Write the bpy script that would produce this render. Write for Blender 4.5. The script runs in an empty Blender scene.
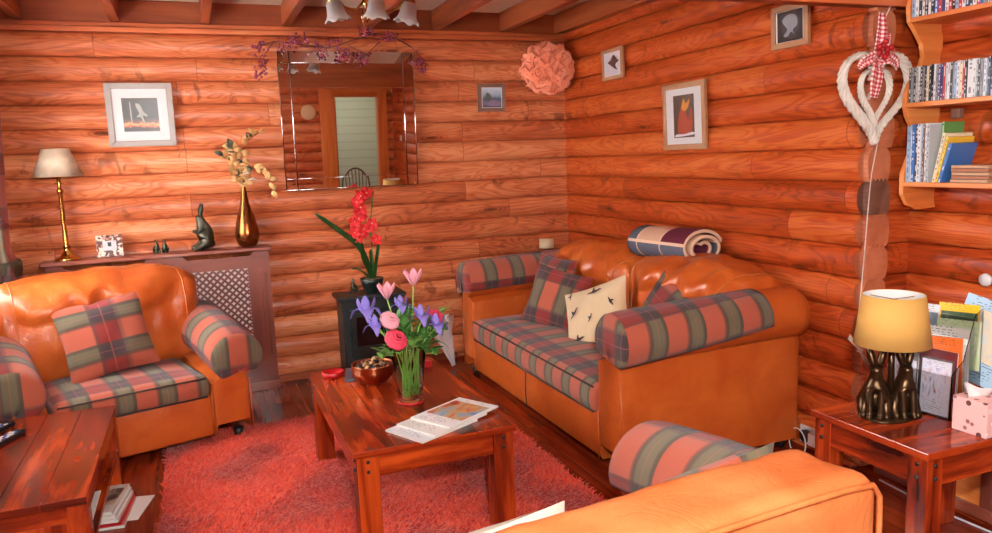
import bpy, math, random
from mathutils import Vector, Matrix, noise
random.seed(7)
PI = math.pi
scene = bpy.context.scene
COL = bpy.context.collection
V = Vector
def R(d): return math.radians(d)
def srgb(r, g, b):
    def f(c):
        c /= 255.0
        return c / 12.92 if c <= .04045 else ((c + .055) / 1.055) ** 2.4
    return (f(r), f(g), f(b), 1.0)

# ------------------------------------------------------------------ node helper
class NT:
    def __init__(s, name):
        s.m = bpy.data.materials.new(name); s.m.use_nodes = True
        s.t = s.m.node_tree; s.t.nodes.clear()
        s.out = s.n('ShaderNodeOutputMaterial')
        s.b = s.n('ShaderNodeBsdfPrincipled')
        s.t.links.new(s.b.outputs[0], s.out.inputs[0])
    def n(s, ty, **kw):
        x = s.t.nodes.new(ty)
        for k, v in kw.items(): setattr(x, k, v)
        return x
    def put(s, sock, v):
        if hasattr(v, 'is_output'): s.t.links.new(v, sock)
        elif v is not None: sock.default_value = v
    def math(s, op, a, b=None, c=None):
        x = s.n('ShaderNodeMath', operation=op)
        s.put(x.inputs[0], a)
        if b is not None: s.put(x.inputs[1], b)
        if c is not None: s.put(x.inputs[2], c)
        return x.outputs[0]
    def mix(s, f, a, b, bt='MIX'):
        x = s.n('ShaderNodeMix', data_type='RGBA', blend_type=bt)
        s.put(x.inputs[0], f); s.put(x.inputs[6], a); s.put(x.inputs[7], b)
        return x.outputs[2]
    def comb(s, x, y, z=0.0):
        c = s.n('ShaderNodeCombineXYZ')
        s.put(c.inputs[0], x); s.put(c.inputs[1], y); s.put(c.inputs[2], z)
        return c.outputs[0]
    def sep(s, v):
        c = s.n('ShaderNodeSeparateXYZ'); s.put(c.inputs[0], v); return c.outputs
    def uv(s): return s.n('ShaderNodeTexCoord').outputs['UV']
    def ob(s): return s.n('ShaderNodeTexCoord').outputs['Object']
    def noise(s, vec, scale, detail=3, rough=.5, dist=0.0):
        x = s.n('ShaderNodeTexNoise')
        s.put(x.inputs['Vector'], vec); x.inputs['Scale'].default_value = scale
        x.inputs['Detail'].default_value = detail; x.inputs['Roughness'].default_value = rough
        x.inputs['Distortion'].default_value = dist
        return x.outputs[0]
    def white(s, vec):
        x = s.n('ShaderNodeTexWhiteNoise', noise_dimensions='3D'); s.put(x.inputs['Vector'], vec); return x.outputs[0]
    def vor(s, vec, scale, feat='F1'):
        x = s.n('ShaderNodeTexVoronoi', feature=feat); s.put(x.inputs['Vector'], vec); x.inputs['Scale'].default_value = scale
        return x.outputs
    def ramp(s, f, stops, interp='LINEAR'):
        x = s.n('ShaderNodeValToRGB'); s.put(x.inputs[0], f); r = x.color_ramp; r.interpolation = interp
        while len(r.elements) > 1: r.elements.remove(r.elements[-1])
        r.elements[0].position = stops[0][0]; r.elements[0].color = stops[0][1]
        for p, c in stops[1:]:
            e = r.elements.new(p); e.color = c
        return x.outputs[0]
    def smooth(s, v, a, b):
        x = s.n('ShaderNodeMapRange', interpolation_type='SMOOTHSTEP'); s.put(x.inputs[0], v)
        x.inputs[1].default_value = a; x.inputs[2].default_value = b
        return x.outputs[0]
    def bump(s, h, st=.3, d=.01):
        x = s.n('ShaderNodeBump'); x.inputs['Strength'].default_value = st; x.inputs['Distance'].default_value = d
        s.put(x.inputs['Height'], h); s.t.links.new(x.outputs[0], s.b.inputs['Normal'])
    def done(s, col=None, rough=.5, metal=0.0, spec=.5, **kw):
        if col is not None: s.put(s.b.inputs['Base Color'], col)
        s.put(s.b.inputs['Roughness'], rough); s.b.inputs['Metallic'].default_value = metal
        s.b.inputs['Specular IOR Level'].default_value = spec
        for k, v in kw.items(): s.put(s.b.inputs[k], v)
        return s.m
_pc = {}
def plain(name, c, rough=.5, metal=0.0, spec=.5, nz=.12, **kw):
    key = (name,)
    if key in _pc: return _pc[key]
    s = NT(name); c1 = srgb(*c)
    f = s.noise(s.ob(), 25, 3)
    c2 = tuple(x * (1 - nz * 2.2) for x in c1[:3]) + (1,)
    col = s.mix(f, c1, c2) if nz else c1
    _pc[key] = s.done(col, rough, metal, spec, **kw)
    return _pc[key]

def log_mat(name, light, mid, dark, pitch=.1455, z0=.017, blen=1.9, rough=.28):
    s = NT(name); u, v, _ = s.sep(s.uv())
    vi = s.math('FLOOR', s.math('DIVIDE', s.math('SUBTRACT', v, z0), pitch))
    r1 = s.white(s.comb(vi, 3.3, 1.7))
    u2 = s.math('ADD', s.math('DIVIDE', u, blen), s.math('MULTIPLY', r1, 7.3))
    ui = s.math('FLOOR', u2)
    r2 = s.white(s.comb(ui, vi, 9.1)); r3 = s.white(s.comb(ui, vi, 2.7))
    off = s.math('MULTIPLY', r2, 31.0)
    # long slow grain contour lines
    g1 = s.noise(s.comb(s.math('ADD', s.math('MULTIPLY', u, .9), off), s.math('MULTIPLY', v, 6.0), off), 1.3, 2, .5, .6)
    rings = s.math('MULTIPLY_ADD', s.math('SINE', s.math('MULTIPLY', g1, 100.0)), .5, .5)
    rings = s.math('POWER', rings, 2.0)
    fine = s.noise(s.comb(s.math('MULTIPLY', u, 2.5), s.math('MULTIPLY', v, 90.0), off), 1.6, 4, .65)
    blot = s.noise(s.comb(s.math('MULTIPLY', u, 1.5), s.math('MULTIPLY', v, 5.0), off), 1.5, 3, .6)
    # knots: sparse voronoi cells
    kv = s.comb(s.math('ADD', s.math('MULTIPLY', u, 1.9), off), s.math('MULTIPLY', v, 6.87), 0.0)
    vo = s.vor(kv, 1.0); kd = vo['Distance']
    kr = s.math('GREATER_THAN', s.sep(vo['Color'])[0], .5)
    kn = s.math('MULTIPLY', s.math('SUBTRACT', 1.0, s.smooth(kd, .03, .16)), kr)
    kring = s.math('MULTIPLY', s.math('MULTIPLY_ADD', s.math('SINE', s.math('MULTIPLY', kd, 85.0)), .5, .5),
                   s.math('MULTIPLY', s.math('SUBTRACT', 1.0, s.smooth(kd, .1, .36)), kr))
    t = s.math('ADD', s.math('MULTIPLY', rings, .24), s.math('MULTIPLY', fine, .75)); t = s.math('SUBTRACT', t, .08)
    t = s.math('ADD', t, s.math('MULTIPLY', s.math('SUBTRACT', blot, .5), .7))
    t = s.math('ADD', t, s.math('MULTIPLY', s.math('SUBTRACT', r3, .5), .34))
    t = s.math('ADD', t, s.math('MULTIPLY', kring, .28))
    col = s.ramp(t, [(.1, srgb(*light)), (.42, srgb(*mid)), (.9, srgb(*dark))])
    kc = tuple(x * .35 for x in srgb(*dark)[:3]) + (1,)
    col = s.mix(s.math('MULTIPLY', kn, .8), col, kc)
    sc = s.noise(s.comb(s.math('ADD', s.math('MULTIPLY', u, 7.0), off), s.math('MULTIPLY', v, 4.0), s.math('MULTIPLY', off, 2.0)), 1.0, 3, .6, 1.2)
    big = s.noise(s.comb(s.math('MULTIPLY', u, .8), s.math('MULTIPLY', v, 3.0), off), 1.0, 1, .5)
    scar = s.math('MULTIPLY', s.smooth(sc, .57, .68), s.smooth(big, .48, .6))
    col = s.mix(s.math('MULTIPLY', scar, .55), col, kc)
    fr = s.math('FRACT', u2)
    jl = s.math('LESS_THAN', fr, .0025)
    col = s.mix(s.math('MULTIPLY', jl, .6), col, kc)
    s.bump(s.math('SUBTRACT', s.math('ADD', s.math('MULTIPLY', fine, .5), s.math('MULTIPLY', rings, .25)), s.math('MULTIPLY', kn, .6)), .35, .004)
    rr = s.math('MULTIPLY_ADD', fine, .25, rough - .08)
    return s.done(col, rr, 0, .32)

def wood_mat(name, light, mid, dark, su=1.0, sv=14.0, rough=.25, streak=.9, coat=0.0, bump=.15):
    """planed timber with streaks along local u"""
    s = NT(name); u, v, w = s.sep(s.uv())
    oi = s.n('ShaderNodeObjectInfo').outputs['Random']
    off = s.math('MULTIPLY', oi, 17.0)
    a = s.noise(s.comb(s.math('MULTIPLY', u, su), s.math('MULTIPLY', v, sv), off), 1.0, 5, .62, .8)
    b = s.noise(s.comb(s.math('MULTIPLY', u, su * 1.5), s.math('MULTIPLY', v, sv * 7), off), 1.0, 3, .6)
    c = s.noise(s.comb(s.math('MULTIPLY', u, su * .8), s.math('MULTIPLY', v, sv * .35), off), 1.0, 2, .5, 1.0)
    t = s.math('ADD', s.math('MULTIPLY', a, streak), s.math('MULTIPLY', b, .25))
    t = s.math('ADD', t, s.math('MULTIPLY', s.math('SUBTRACT', c, .5), .9))
    t = s.math('ADD', t, .5 - streak * .5 - .125)
    col = s.ramp(t, [(.25, srgb(*light)), (.5, srgb(*mid)), (.78, srgb(*dark))])
    s.bump(b, bump, .002)
    return s.done(col, rough, 0, .5, **({'Coat Weight': coat, 'Coat Roughness': .12} if coat else {}))

def leather_mat(name, c1, c2, rough=.34):
    s = NT(name); o = s.ob()
    n1 = s.noise(o, 5.0, 4, .55, .6); n2 = s.noise(o, 180.0, 2, .5); cr = s.noise(o, 9.0, 2, .5, 2.0)
    col = s.ramp(n1, [(.3, srgb(*c2)), (.7, srgb(*c1))])
    vo = s.vor(o, 260.0)['Distance']
    crease = s.math('ABSOLUTE', s.math('SUBTRACT', cr, .5))
    h = s.math('ADD', s.math('MULTIPLY', vo, .12), s.math('MULTIPLY', s.smooth(crease, 0.0, .06), .35))
    s.bump(h, .25, .006)
    return s.done(col, s.math('MULTIPLY_ADD', n1, .15, rough - .06), 0, .5)

def tartan_mat(name, P1=.2, P2=.3, wc=.45, v1=.4):
    s = NT(name); u, v, _ = s.sep(s.uv())
    n = s.noise(s.ob(), 12, 2)
    fu = s.math('FRACT', s.math('DIVIDE', s.math('ADD', u, 18.0), P1))
    fv = s.math('FRACT', s.math('DIVIDE', s.math('ADD', v, 18.0), P2))
    cool = s.smooth(fu, 1 - wc - .03, 1 - wc + .03)
    cool = s.math('MULTIPLY', cool, s.math('SUBTRACT', 1.0, s.smooth(fu, .985, 1.0)))
    deep = s.math('MULTIPLY', s.smooth(fv, .0, .02), s.math('SUBTRACT', 1.0, s.smooth(fv, v1 - .02, v1)))
    warm = s.mix(deep, srgb(178, 84, 60), srgb(138, 34, 31))
    cl = s.mix(deep, srgb(104, 99, 76), srgb(56, 48, 54))
    col = s.mix(cool, warm, cl)
    def line(f, p, w): return s.math('SUBTRACT', 1.0, s.smooth(s.math('ABSOLUTE', s.math('SUBTRACT', f, p)), w * .2, w))
    d1 = s.math('MAXIMUM', line(fu, 1 - wc, .09), line(fu, .965, .09))
    col = s.mix(s.math('MULTIPLY', d1, .75), col, srgb(62, 54, 48))
    d2 = s.math('MAXIMUM', line(fv, .015, .05), line(fv, v1, .05))
    col = s.mix(s.math('MULTIPLY', d2, .5), col, srgb(70, 56, 56))
    d3 = s.math('MAXIMUM', line(fv, v1 * .5, .012), line(fu, 1 - wc * .5 - .02, .012))
    col = s.mix(s.math('MULTIPLY', d3, .45), col, srgb(190, 90, 80))
    tw = s.math('MULTIPLY_ADD', s.math('SINE', s.math('MULTIPLY', s.math('ADD', u, v), 2600.0)), .5, .5)
    col = s.mix(s.math('MULTIPLY', s.noise(s.comb(s.math('MULTIPLY', u, 300.), s.math('MULTIPLY', v, 300.)), 1.0, 2), .35), col, srgb(110, 80, 70))
    s.bump(s.math('ADD', tw, s.noise(s.ob(), 60, 3)), .25, .003)
    return s.done(col, .95, 0, .1, **{'Sheen Weight': .15, 'Sheen Roughness': .6})

MT = {}
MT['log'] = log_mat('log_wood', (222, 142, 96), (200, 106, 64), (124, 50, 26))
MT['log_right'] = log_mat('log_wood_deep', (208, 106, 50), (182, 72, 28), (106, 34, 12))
MT['pine'] = wood_mat('pine', (232, 150, 84), (216, 122, 58), (176, 84, 36), .8, 9, .35, .8)
MT['beam'] = wood_mat('beam_timber', (178, 92, 48), (146, 64, 28), (94, 38, 16), .7, 9, .45, .8)
MT['trim'] = wood_mat('trim_timber', (222, 128, 76), (206, 104, 56), (160, 70, 34), .7, 12, .35, .7)
MT['endgrain'] = wood_mat('end_grain', (206, 126, 88), (190, 106, 70), (150, 74, 46), 6, 6, .7, .7)
MT['endgrain_dark'] = wood_mat('end_grain_dark', (138, 92, 72), (118, 74, 56), (84, 48, 34), 6, 6, .7, .7)
MT['sheesham'] = wood_mat('rosewood', (190, 74, 26), (134, 40, 13), (40, 12, 8), 1.3, 9, .2, 1.3, coat=.15, bump=.05)
MT['radwood'] = wood_mat('mahogany_board', (148, 78, 58), (130, 62, 45), (98, 42, 30), 1.0, 10, .3, .7, coat=.25)
MT['leather'] = leather_mat('tan_leather', (200, 98, 38), (176, 74, 26), .30)
MT['leather_pale'] = leather_mat('pale_tan_leather', (192, 112, 64), (178, 90, 44))  # paler tan than the other leather
MT['tartan'] = tartan_mat('tartan_wool')
MT['tartan_big'] = tartan_mat('tartan_wool_wide', P1=.2, P2=.45, wc=.42, v1=.3)
MT['piping'] = plain('dark_piping', (70, 48, 40), .8)
MT['black'] = plain('black_metal', (26, 28, 30), .4, 0, .5)
MT['stove'] = plain('stove_black', (34, 42, 42), .42, 0, .5)
MT['brass'] = plain('brass', (206, 160, 84), .22, 1.0, nz=.05)
MT['copper'] = plain('copper', (190, 108, 72), .28, 1.0, nz=.15)
MT['bronzevase'] = plain('bronze_glaze', (150, 84, 40), .25, .9, nz=.15)
MT['bronze'] = plain('bronze_figure', (92, 68, 46), .28, .85, nz=.3)
MT['patina'] = plain('dark_patina', (92, 88, 70), .35, .7, nz=.4)
MT['silverwood'] = plain('silver_frame', (156, 142, 134), .45, .2, nz=.1)
MT['oakframe'] = plain('light_oak_frame', (186, 132, 92), .5, nz=.15)
MT['greywood'] = plain('grey_brown_frame', (140, 104, 88), .5, nz=.15)
MT['white'] = plain('white_card', (232, 230, 228), .7, nz=.02)
MT['paper'] = plain('paper_edges', (226, 222, 214), .8, nz=.1)
MT['cream'] = plain('cream_linen', (226, 198, 158), .9, nz=.06)
MT['offwhite'] = plain('off_white_linen', (196, 186, 172), .9, nz=.05)
MT['ceil'] = plain('ceiling_plaster', (232, 214, 190), .9, nz=.04)
MT['mirror'] = plain('mirror_silver', (236, 240, 240), .015, 1.0, nz=0)
MT['chrome'] = plain('chrome', (210, 212, 214), .12, 1.0, nz=0)
MT['green'] = plain('leaf_green', (80, 136, 56), .5, nz=.25)
MT['darkgreen'] = plain('deep_leaf_green', (40, 92, 38), .35, nz=.25)
MT['palegreen'] = plain('pale_leaf_green', (126, 168, 78), .5, nz=.2)
MT['stem'] = plain('stem_green', (150, 192, 90), .5, nz=.15)
MT['red'] = plain('bright_red', (186, 24, 30), .35, nz=.1)
MT['petalred'] = plain('red_petal', (232, 40, 46), .6, nz=.06)
MT['hotpink'] = plain('hot_pink_petal', (226, 64, 92), .6, nz=.1)
MT['pink'] = plain('pink_petal', (238, 164, 178), .6, nz=.08)
MT['iris'] = plain('blue_violet_petal', (138, 120, 206), .6, nz=.12)
MT['cord'] = plain('white_cord', (222, 210, 196), .7, nz=.05)
MT['wicker'] = plain('white_wicker', (236, 224, 210), .85, nz=.16)
MT['black_plastic'] = plain('black_plastic', (28, 28, 32), .4, nz=.05)
MT['white_plastic'] = plain('white_plastic', (228, 228, 230), .35, nz=.02)
MT['berry'] = plain('plum_berry', (160, 60, 84), .4, nz=.2)
MT['twig'] = plain('brown_twig', (110, 66, 50), .8, nz=.2)
MT['driedpod'] = plain('dried_petal', (226, 172, 108), .75, nz=.2)
MT['driedleaf'] = plain('grey_green_dried', (112, 116, 92), .8, nz=.3)
MT['coral'] = plain('coral_tissue_paper', (255, 160, 124), .8, nz=.03)

def glass_mat(name, tint=(240, 250, 245), rough=.03, alpha=1.0, ior=1.45):
    s = NT(name); s.done(srgb(*tint), rough, 0, .5)
    s.b.inputs['Transmission Weight'].default_value = 1.0; s.b.inputs['IOR'].default_value = ior
    return s.m
MT['glass'] = glass_mat('clear_glass', ior=1.12)
MT['acrylic'] = glass_mat('clear_acrylic', (246, 248, 248), .02, ior=1.12)
MT['water'] = glass_mat('water', (246, 254, 240), .0, ior=1.08)
MT['frosted'] = glass_mat('frosted_glass', (206, 198, 192), .35)
MT['frosted'].node_tree.nodes['Principled BSDF'].inputs['Transmission Weight'].default_value = .35

# ------------------------------------------------------------------ mesh accumulator (per-corner uv)
class M:
    def __init__(s): s.v = []; s.f = []; s.uv = []; s.mi = []
    def add(s, vs, fs, uvs=None, mx=None, mi=0):
        b = len(s.v)
        s.v += [tuple((mx @ V(p)) if mx else V(p)) for p in vs]
        for k, f in enumerate(fs):
            s.f.append(tuple(i + b for i in f)); s.mi.append(mi)
            if uvs is not None: s.uv.append([uvs[k][j] for j in range(len(f))])
            else: s.uv.append(None)
        return s
    def build(s, name, mat, parent=None, smooth=True, loc=None, rot=None, bevel=0, angle=None, solid=0, sub=0):
        me = bpy.data.meshes.new(name); me.from_pydata(s.v, [], s.f)
        ul = me.uv_layers.new(name='UVMap')
        k = 0
        nrm = [p.normal.copy() for p in me.polygons]
        data = [0.0] * (2 * len(me.loops))
        for pi, f in enumerate(s.f):
            q = s.uv[pi]
            if q is None:
                n = nrm[pi]; ax = max(range(3), key=lambda i: abs(n[i]))
            for j, vi in enumerate(f):
                if q is not None: a, b = q[j]
                else:
                    p = s.v[vi]
                    a, b = ((p[1], p[2]) if ax == 0 else (p[0], p[2]) if ax == 1 else (p[0], p[1]))
                data[2 * k] = a; data[2 * k + 1] = b; k += 1
        ul.data.foreach_set('uv', data)
        mats = mat if isinstance(mat, (list, tuple)) else [mat]
        for m_ in mats: me.materials.append(MT[m_] if isinstance(m_, str) else m_)
        me.polygons.foreach_set('material_index', s.mi)
        me.polygons.foreach_set('use_smooth', [bool(smooth)] * len(me.polygons))
        if smooth and angle: me.set_sharp_from_angle(angle=R(angle))
        me.update()
        o = bpy.data.objects.new(name, me); COL.objects.link(o)
        if parent: o.parent = parent
        if loc: o.location = loc
        if rot: o.rotation_euler = rot
        if bevel:
            b = o.modifiers.new('b', 'BEVEL'); b.width = bevel; b.segments = 2; b.limit_method = 'ANGLE'; b.angle_limit = R(40)
        if solid:
            b = o.modifiers.new('s', 'SOLIDIFY'); b.thickness = solid; b.offset = 0
        if sub:
            b = o.modifiers.new('u', 'SUBSURF'); b.levels = sub; b.render_levels = sub
        return o
    # --- shapes
    def box(s, x0, x1, y0, y1, z0, z1, mx=None, mi=0, along=None):
        """along: axis index of the grain, its coordinate becomes u"""
        P = [(x0, y0, z0), (x1, y0, z0), (x1, y1, z0), (x0, y1, z0), (x0, y0, z1), (x1, y0, z1), (x1, y1, z1), (x0, y1, z1)]
        F = [(0, 3, 2, 1), (4, 5, 6, 7), (0, 1, 5, 4), (1, 2, 6, 5), (2, 3, 7, 6), (3, 0, 4, 7)]
        ax = [2, 2, 1, 0, 1, 0]
        if along is None:
            d = (x1 - x0, y1 - y0, z1 - z0); along = max(range(3), key=lambda i: d[i])
        U = []
        for f, a in zip(F, ax):
            others = [i for i in range(3) if i != a]
            if along in others:
                o2 = [i for i in others if i != along][0]
                U.append([(P[i][along], P[i][o2] + .37 * a) for i in f])
            else: U.append([(P[i][others[0]] * .3, P[i][others[1]]) for i in f])
        return s.add(P, F, U, mx, mi)
    def rbox(s, x0, x1, y0, y1, z0, z1, r=.03, n=(10, 10, 10), fn=None, mx=None, uvf=None, mi=0):
        """rounded box; n = segments per axis; fn(p, c) deforms (c = unit cube coordinate)"""
        lo = V((x0, y0, z0)); hi = V((x1, y1, z1)); idx = {}; vs = []; fs = []; us = []
        sz = hi - lo; rr = min(r, *(x * .499 for x in sz))
        def samp(k, N, L):      # denser near ends
            t = k / N
            return t
        def vert(c):
            key = (round(c[0], 5), round(c[1], 5), round(c[2], 5))
            if key in idx: return idx[key]
            p = V([lo[i] + sz[i] * c[i] for i in range(3)])
            q = V([min(max(p[i], lo[i] + rr), hi[i] - rr) for i in range(3)])
            d = p - q
            if d.length > 1e-9:
                m_ = max(abs(d[0]), abs(d[1]), abs(d[2]))
                p = q + d.normalized() * rr * (m_ / rr)
            flat = p.copy()
            if fn: p = V(fn(p, c))
            vs.append(p); idx[key] = len(vs) - 1; flats.append(flat); return idx[key]
        flats = []
        def ts(N, L):
            a = rr / L
            inner = [a + (1 - 2 * a) * k / max(1, N) for k in range(N + 1)]
            e = [a * .0, a * .35, a * .7]
            return e + inner + [1 - x for x in reversed(e)]
        T = [ts(n[i], sz[i]) for i in range(3)]
        for a in range(3):
            b, c = [(1, 2), (2, 0), (0, 1)][a]
            for side in (0, 1):
                for i in range(len(T[b]) - 1):
                    for j in range(len(T[c]) - 1):
                        cs = []
                        for (p, q) in ((i, j), (i + 1, j), (i + 1, j + 1), (i, j + 1)):
                            cc = [0, 0, 0]; cc[a] = side; cc[b] = T[b][p]; cc[c] = T[c][q]; cs.append(cc)
                        if side == 0: cs.reverse()
                        ids = [vert(x) for x in cs]
                        if len(set(ids)) < 3: continue
                        fs.append(tuple(ids))
                        if uvf: us.append([uvf(flats[k], a, side) for k in ids])
                        else:
                            o = {0: (1, 2), 1: (0, 2), 2: (0, 1)}[a]
                            us.append([(flats[k][o[0]], flats[k][o[1]]) for k in ids])
        return s.add(vs, fs, us, mx, mi)
    def grid(s, fn, nu, nv, mx=None, mi=0, uvf=None):
        """fn(a,b)->point, a,b in 0..1"""
        vs = []; uu = []
        for i in range(nu + 1):
            for j in range(nv + 1):
                r = fn(i / nu, j / nv)
                if uvf is None and len(r) == 2 and hasattr(r[0], '__len__'): p, q = r
                else: p, q = r, (uvf(i / nu, j / nv) if uvf else (i / nu, j / nv))
                vs.append(p); uu.append(q)
        fs = []; us = []
        for i in range(nu):
            for j in range(nv):
                f = (i * (nv + 1) + j, (i + 1) * (nv + 1) + j, (i + 1) * (nv + 1) + j + 1, i * (nv + 1) + j + 1)
                fs.append(f); us.append([uu[k] for k in f])
        return s.add(vs, fs, us, mx, mi)
    def cyl(s, p0, p1, r0, r1=None, n=16, caps=True, mx=None, mi=0):
        return s.tube([p0, p1], [r0, r0 if r1 is None else r1], n, caps, mx, mi)
    def tube(s, pts, rad, n=8, caps=True, mx=None, mi=0, flat=1.0):
        pts = [V(p) for p in pts]; k = len(pts)
        if not hasattr(rad, '__len__'): rad = [rad] * k
        vs = []; L = 0; ls = []
        up = None
        for i, p in enumerate(pts):
            d = (pts[min(i + 1, k - 1)] - pts[max(i - 1, 0)]).normalized()
            if up is None:
                up = V((0, 0, 1)) if abs(d.z) < .9 else V((1, 0, 0))
            a = d.cross(up)
            if a.length < 1e-6: a = d.cross(V((0, 1, 0)))
            a.normalize(); b = a.cross(d).normalized(); up = b
            if i: L += (p - pts[i - 1]).length
            ls.append(L)
            for j in range(n):
                t = 2 * PI * j / n
                vs.append(p + a * (math.cos(t) * rad[i]) + b * (math.sin(t) * rad[i] * flat))
        fs = []; us = []
        for i in range(k - 1):
            for j in range(n):
                j2 = (j + 1) % n
                fs.append((i * n + j, i * n + j2, (i + 1) * n + j2, (i + 1) * n + j))
                w0, w1 = 2 * PI * rad[i] * j / n, 2 * PI * rad[i] * (j + 1) / n
                us.append([(ls[i], w0), (ls[i], w1), (ls[i + 1], w1), (ls[i + 1], w0)])
        if caps:
            fs.append(tuple(reversed(range(n)))); us.append([(0, 0)] * n)
            fs.append(tuple((k - 1) * n + j for j in range(n))); us.append([(0, 0)] * n)
        return s.add(vs, fs, us, mx, mi)
    def lathe(s, prof, n=28, mx=None, mi=0, wob=None):
        """prof = [(r,z)]; r<=0 closes"""
        vs = []; k = len(prof)
        for i, (r, z) in enumerate(prof):
            for j in range(n):
                t = 2 * PI * j / n
                q = wob(t, i, r, z) if wob else (r, z)
                vs.append((q[0] * math.cos(t), q[0] * math.sin(t), q[1]))
        fs = []
        for i in range(k - 1):
            for j in range(n):
                j2 = (j + 1) % n
                fs.append((i * n + j, i * n + j2, (i + 1) * n + j2, (i + 1) * n + j))
        return s.add(vs, fs, None, mx, mi)
    def ball(s, c, r, n=8, sc=(1, 1, 1), mx=None, mi=0):
        prof = [(max(1e-4, math.sin(PI * i / n)) * r, -math.cos(PI * i / n) * r) for i in range(n + 1)]
        m0 = Matrix.Translation(V(c)) @ Matrix.Diagonal((*sc, 1))
        return s.lathe(prof, max(6, n + 2), (mx @ m0) if mx else m0, mi)
    def prism(s, poly, d0, d1, axis=1, mx=None, mi=0):
        """poly in the plane of the two other axes (x,z | y,z | x,y), extruded along axis"""
        def P(q, d):
            return {0: (d, q[0], q[1]), 1: (q[0], d, q[1]), 2: (q[0], q[1], d)}[axis]
        n = len(poly); vs = [P(q, d0) for q in poly] + [P(q, d1) for q in poly]
        fs = [tuple(range(n)), tuple(reversed(range(n, 2 * n)))] + [(i, i + n, (i + 1) % n + n, (i + 1) % n) for i in range(n)]
        us = [[poly[i] for i in f] for f in fs[:1]] + [[poly[i - n] for i in fs[1]]] + [[(d0, 0), (d1, 0), (d1, .05), (d0, .05)]] * n
        return s.add(vs, fs, us, mx, mi)

def fix_normals(o):
    import bmesh
    bm = bmesh.new(); bm.from_mesh(o.data); bmesh.ops.recalc_face_normals(bm, faces=bm.faces); bm.to_mesh(o.data); bm.free(); return o
def empty(name, loc=(0, 0, 0), rz=0.0, label=None, cat=None, group=None):
    o = bpy.data.objects.new(name, None); COL.objects.link(o); o.location = loc; o.rotation_euler = (0, 0, rz)
    o.empty_display_size = .1
    return tag(o, label, cat, group)
def tag(o, label=None, cat=None, group=None, kind=None):
    if label: o['label'] = label
    if cat: o['category'] = cat
    if group: o['group'] = group
    if kind: o['kind'] = kind
    return o
def st(o): o['kind'] = 'structure'; return o
def T(x=0, y=0, z=0, rz=0, ry=0, rx=0, s=1):
    return Matrix.Translation((x, y, z)) @ Matrix.Rotation(rz, 4, 'Z') @ Matrix.Rotation(ry, 4, 'Y') @ Matrix.Rotation(rx, 4, 'X') @ Matrix.Scale(s, 4)
def skin(name, nodes, edges, mat, parent=None, loc=None, rot=None, scale=1.0, sub=2):
    """nodes: [(x,y,z,r)]; grown by a skin modifier and baked to a mesh"""
    me = bpy.data.meshes.new(name); me.from_pydata([tuple(c * scale for c in n[:3]) for n in nodes], edges, [])
    o = bpy.data.objects.new(name, me); COL.objects.link(o)
    md = o.modifiers.new('sk', 'SKIN')
    for i, n in enumerate(nodes):
        r = n[3] * scale * 1.28; o.data.skin_vertices[0].data[i].radius = (r, r)
        o.data.skin_vertices[0].data[i].use_root = (i == 0)
    md.use_smooth_shade = True
    s2 = o.modifiers.new('su', 'SUBSURF'); s2.levels = sub; s2.render_levels = sub
    dg = bpy.context.evaluated_depsgraph_get(); dg.update()
    nm = bpy.data.meshes.new_from_object(o.evaluated_get(dg))
    bpy.data.objects.remove(o); nm.name = name
    nm.materials.clear(); nm.materials.append(MT[mat] if isinstance(mat, str) else mat)
    for p in nm.polygons: p.use_smooth = True
    o = bpy.data.objects.new(name, nm); COL.objects.link(o)
    if parent: o.parent = parent
    if loc: o.location = loc
    if rot: o.rotation_euler = rot
    return o
def copy_tree(o, parent=None):
    c = o.copy(); COL.objects.link(c)
    if parent: c.parent = parent
    for ch in list(o.children): copy_tree(ch, c)
    return c
def fbm(p, s=1.0): return noise.noise(V(p) * s)
# ------------------------------------------------------------------ CAMERA
cam = bpy.data.objects.new('camera', bpy.data.cameras.new('camera')); COL.objects.link(cam)
cam.data.sensor_width = 36; cam.data.lens = 757 / 992 * 36; cam.data.clip_start = .05
rot = Matrix(((.928, .088, -.363), (-.372, .120, -.921), (-.038, .989, .144)))
x_ = V(rot.col[0]).normalized(); z_ = V(rot.col[2]); z_ = (z_ - x_ * z_.dot(x_)).normalized(); y_ = z_.cross(x_)
mw = Matrix((x_, y_, z_)).transposed().to_4x4(); mw.translation = V((-2.757, -5.366, 1.5))
cam.matrix_world = mw; scene.camera = cam

# ------------------------------------------------------------------ ROOM
PITCH, Z0 = .1455, .017
XL, XS, YE, YR = -3.95, .30, -2.84, -6.7       # left wall, shelf wall, end of the right wall, rear wall
CEIL = 2.545
def log_wall(m, a0, a1, z0, z1, place, bulge=.034, flip=False, cut=None):
    """half-log courses; place(along, z, out) -> point"""
    k0 = math.floor((z0 - Z0) / PITCH); k1 = math.ceil((z1 - Z0) / PITCH)
    for k in range(k0, k1):
        b = max(z0, Z0 + k * PITCH); t = min(z1, Z0 + (k + 1) * PITCH)
        if t - b < .004: continue
        nz = 12; zs = []; hs = [0, .02, .06] + [.06 + .88 * q / 7 for q in range(1, 7)] + [.94, .98, 1.0]; nz = len(hs) - 1
        for i in range(nz + 1):
            zz = b + (t - b) * hs[i]; sgn = (zz - (Z0 + (k + .5) * PITCH)) / (PITCH / 2)
            out = bulge * (1 - abs(sgn) ** 2.6) - (.014 if abs(sgn) > .985 else 0)
            zs.append((zz, out))
        nl = max(1, int(abs(a1 - a0) / .5))
        def fn(u, v):
            i = min(nz, int(round(v * nz))); zz, out = zs[i]; al = a0 + (a1 - a0) * u
            return place(al, zz, out), (al, zz)
        m.grid((lambda u, v: fn(1 - u, v)) if flip else fn, nl, nz)
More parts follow.
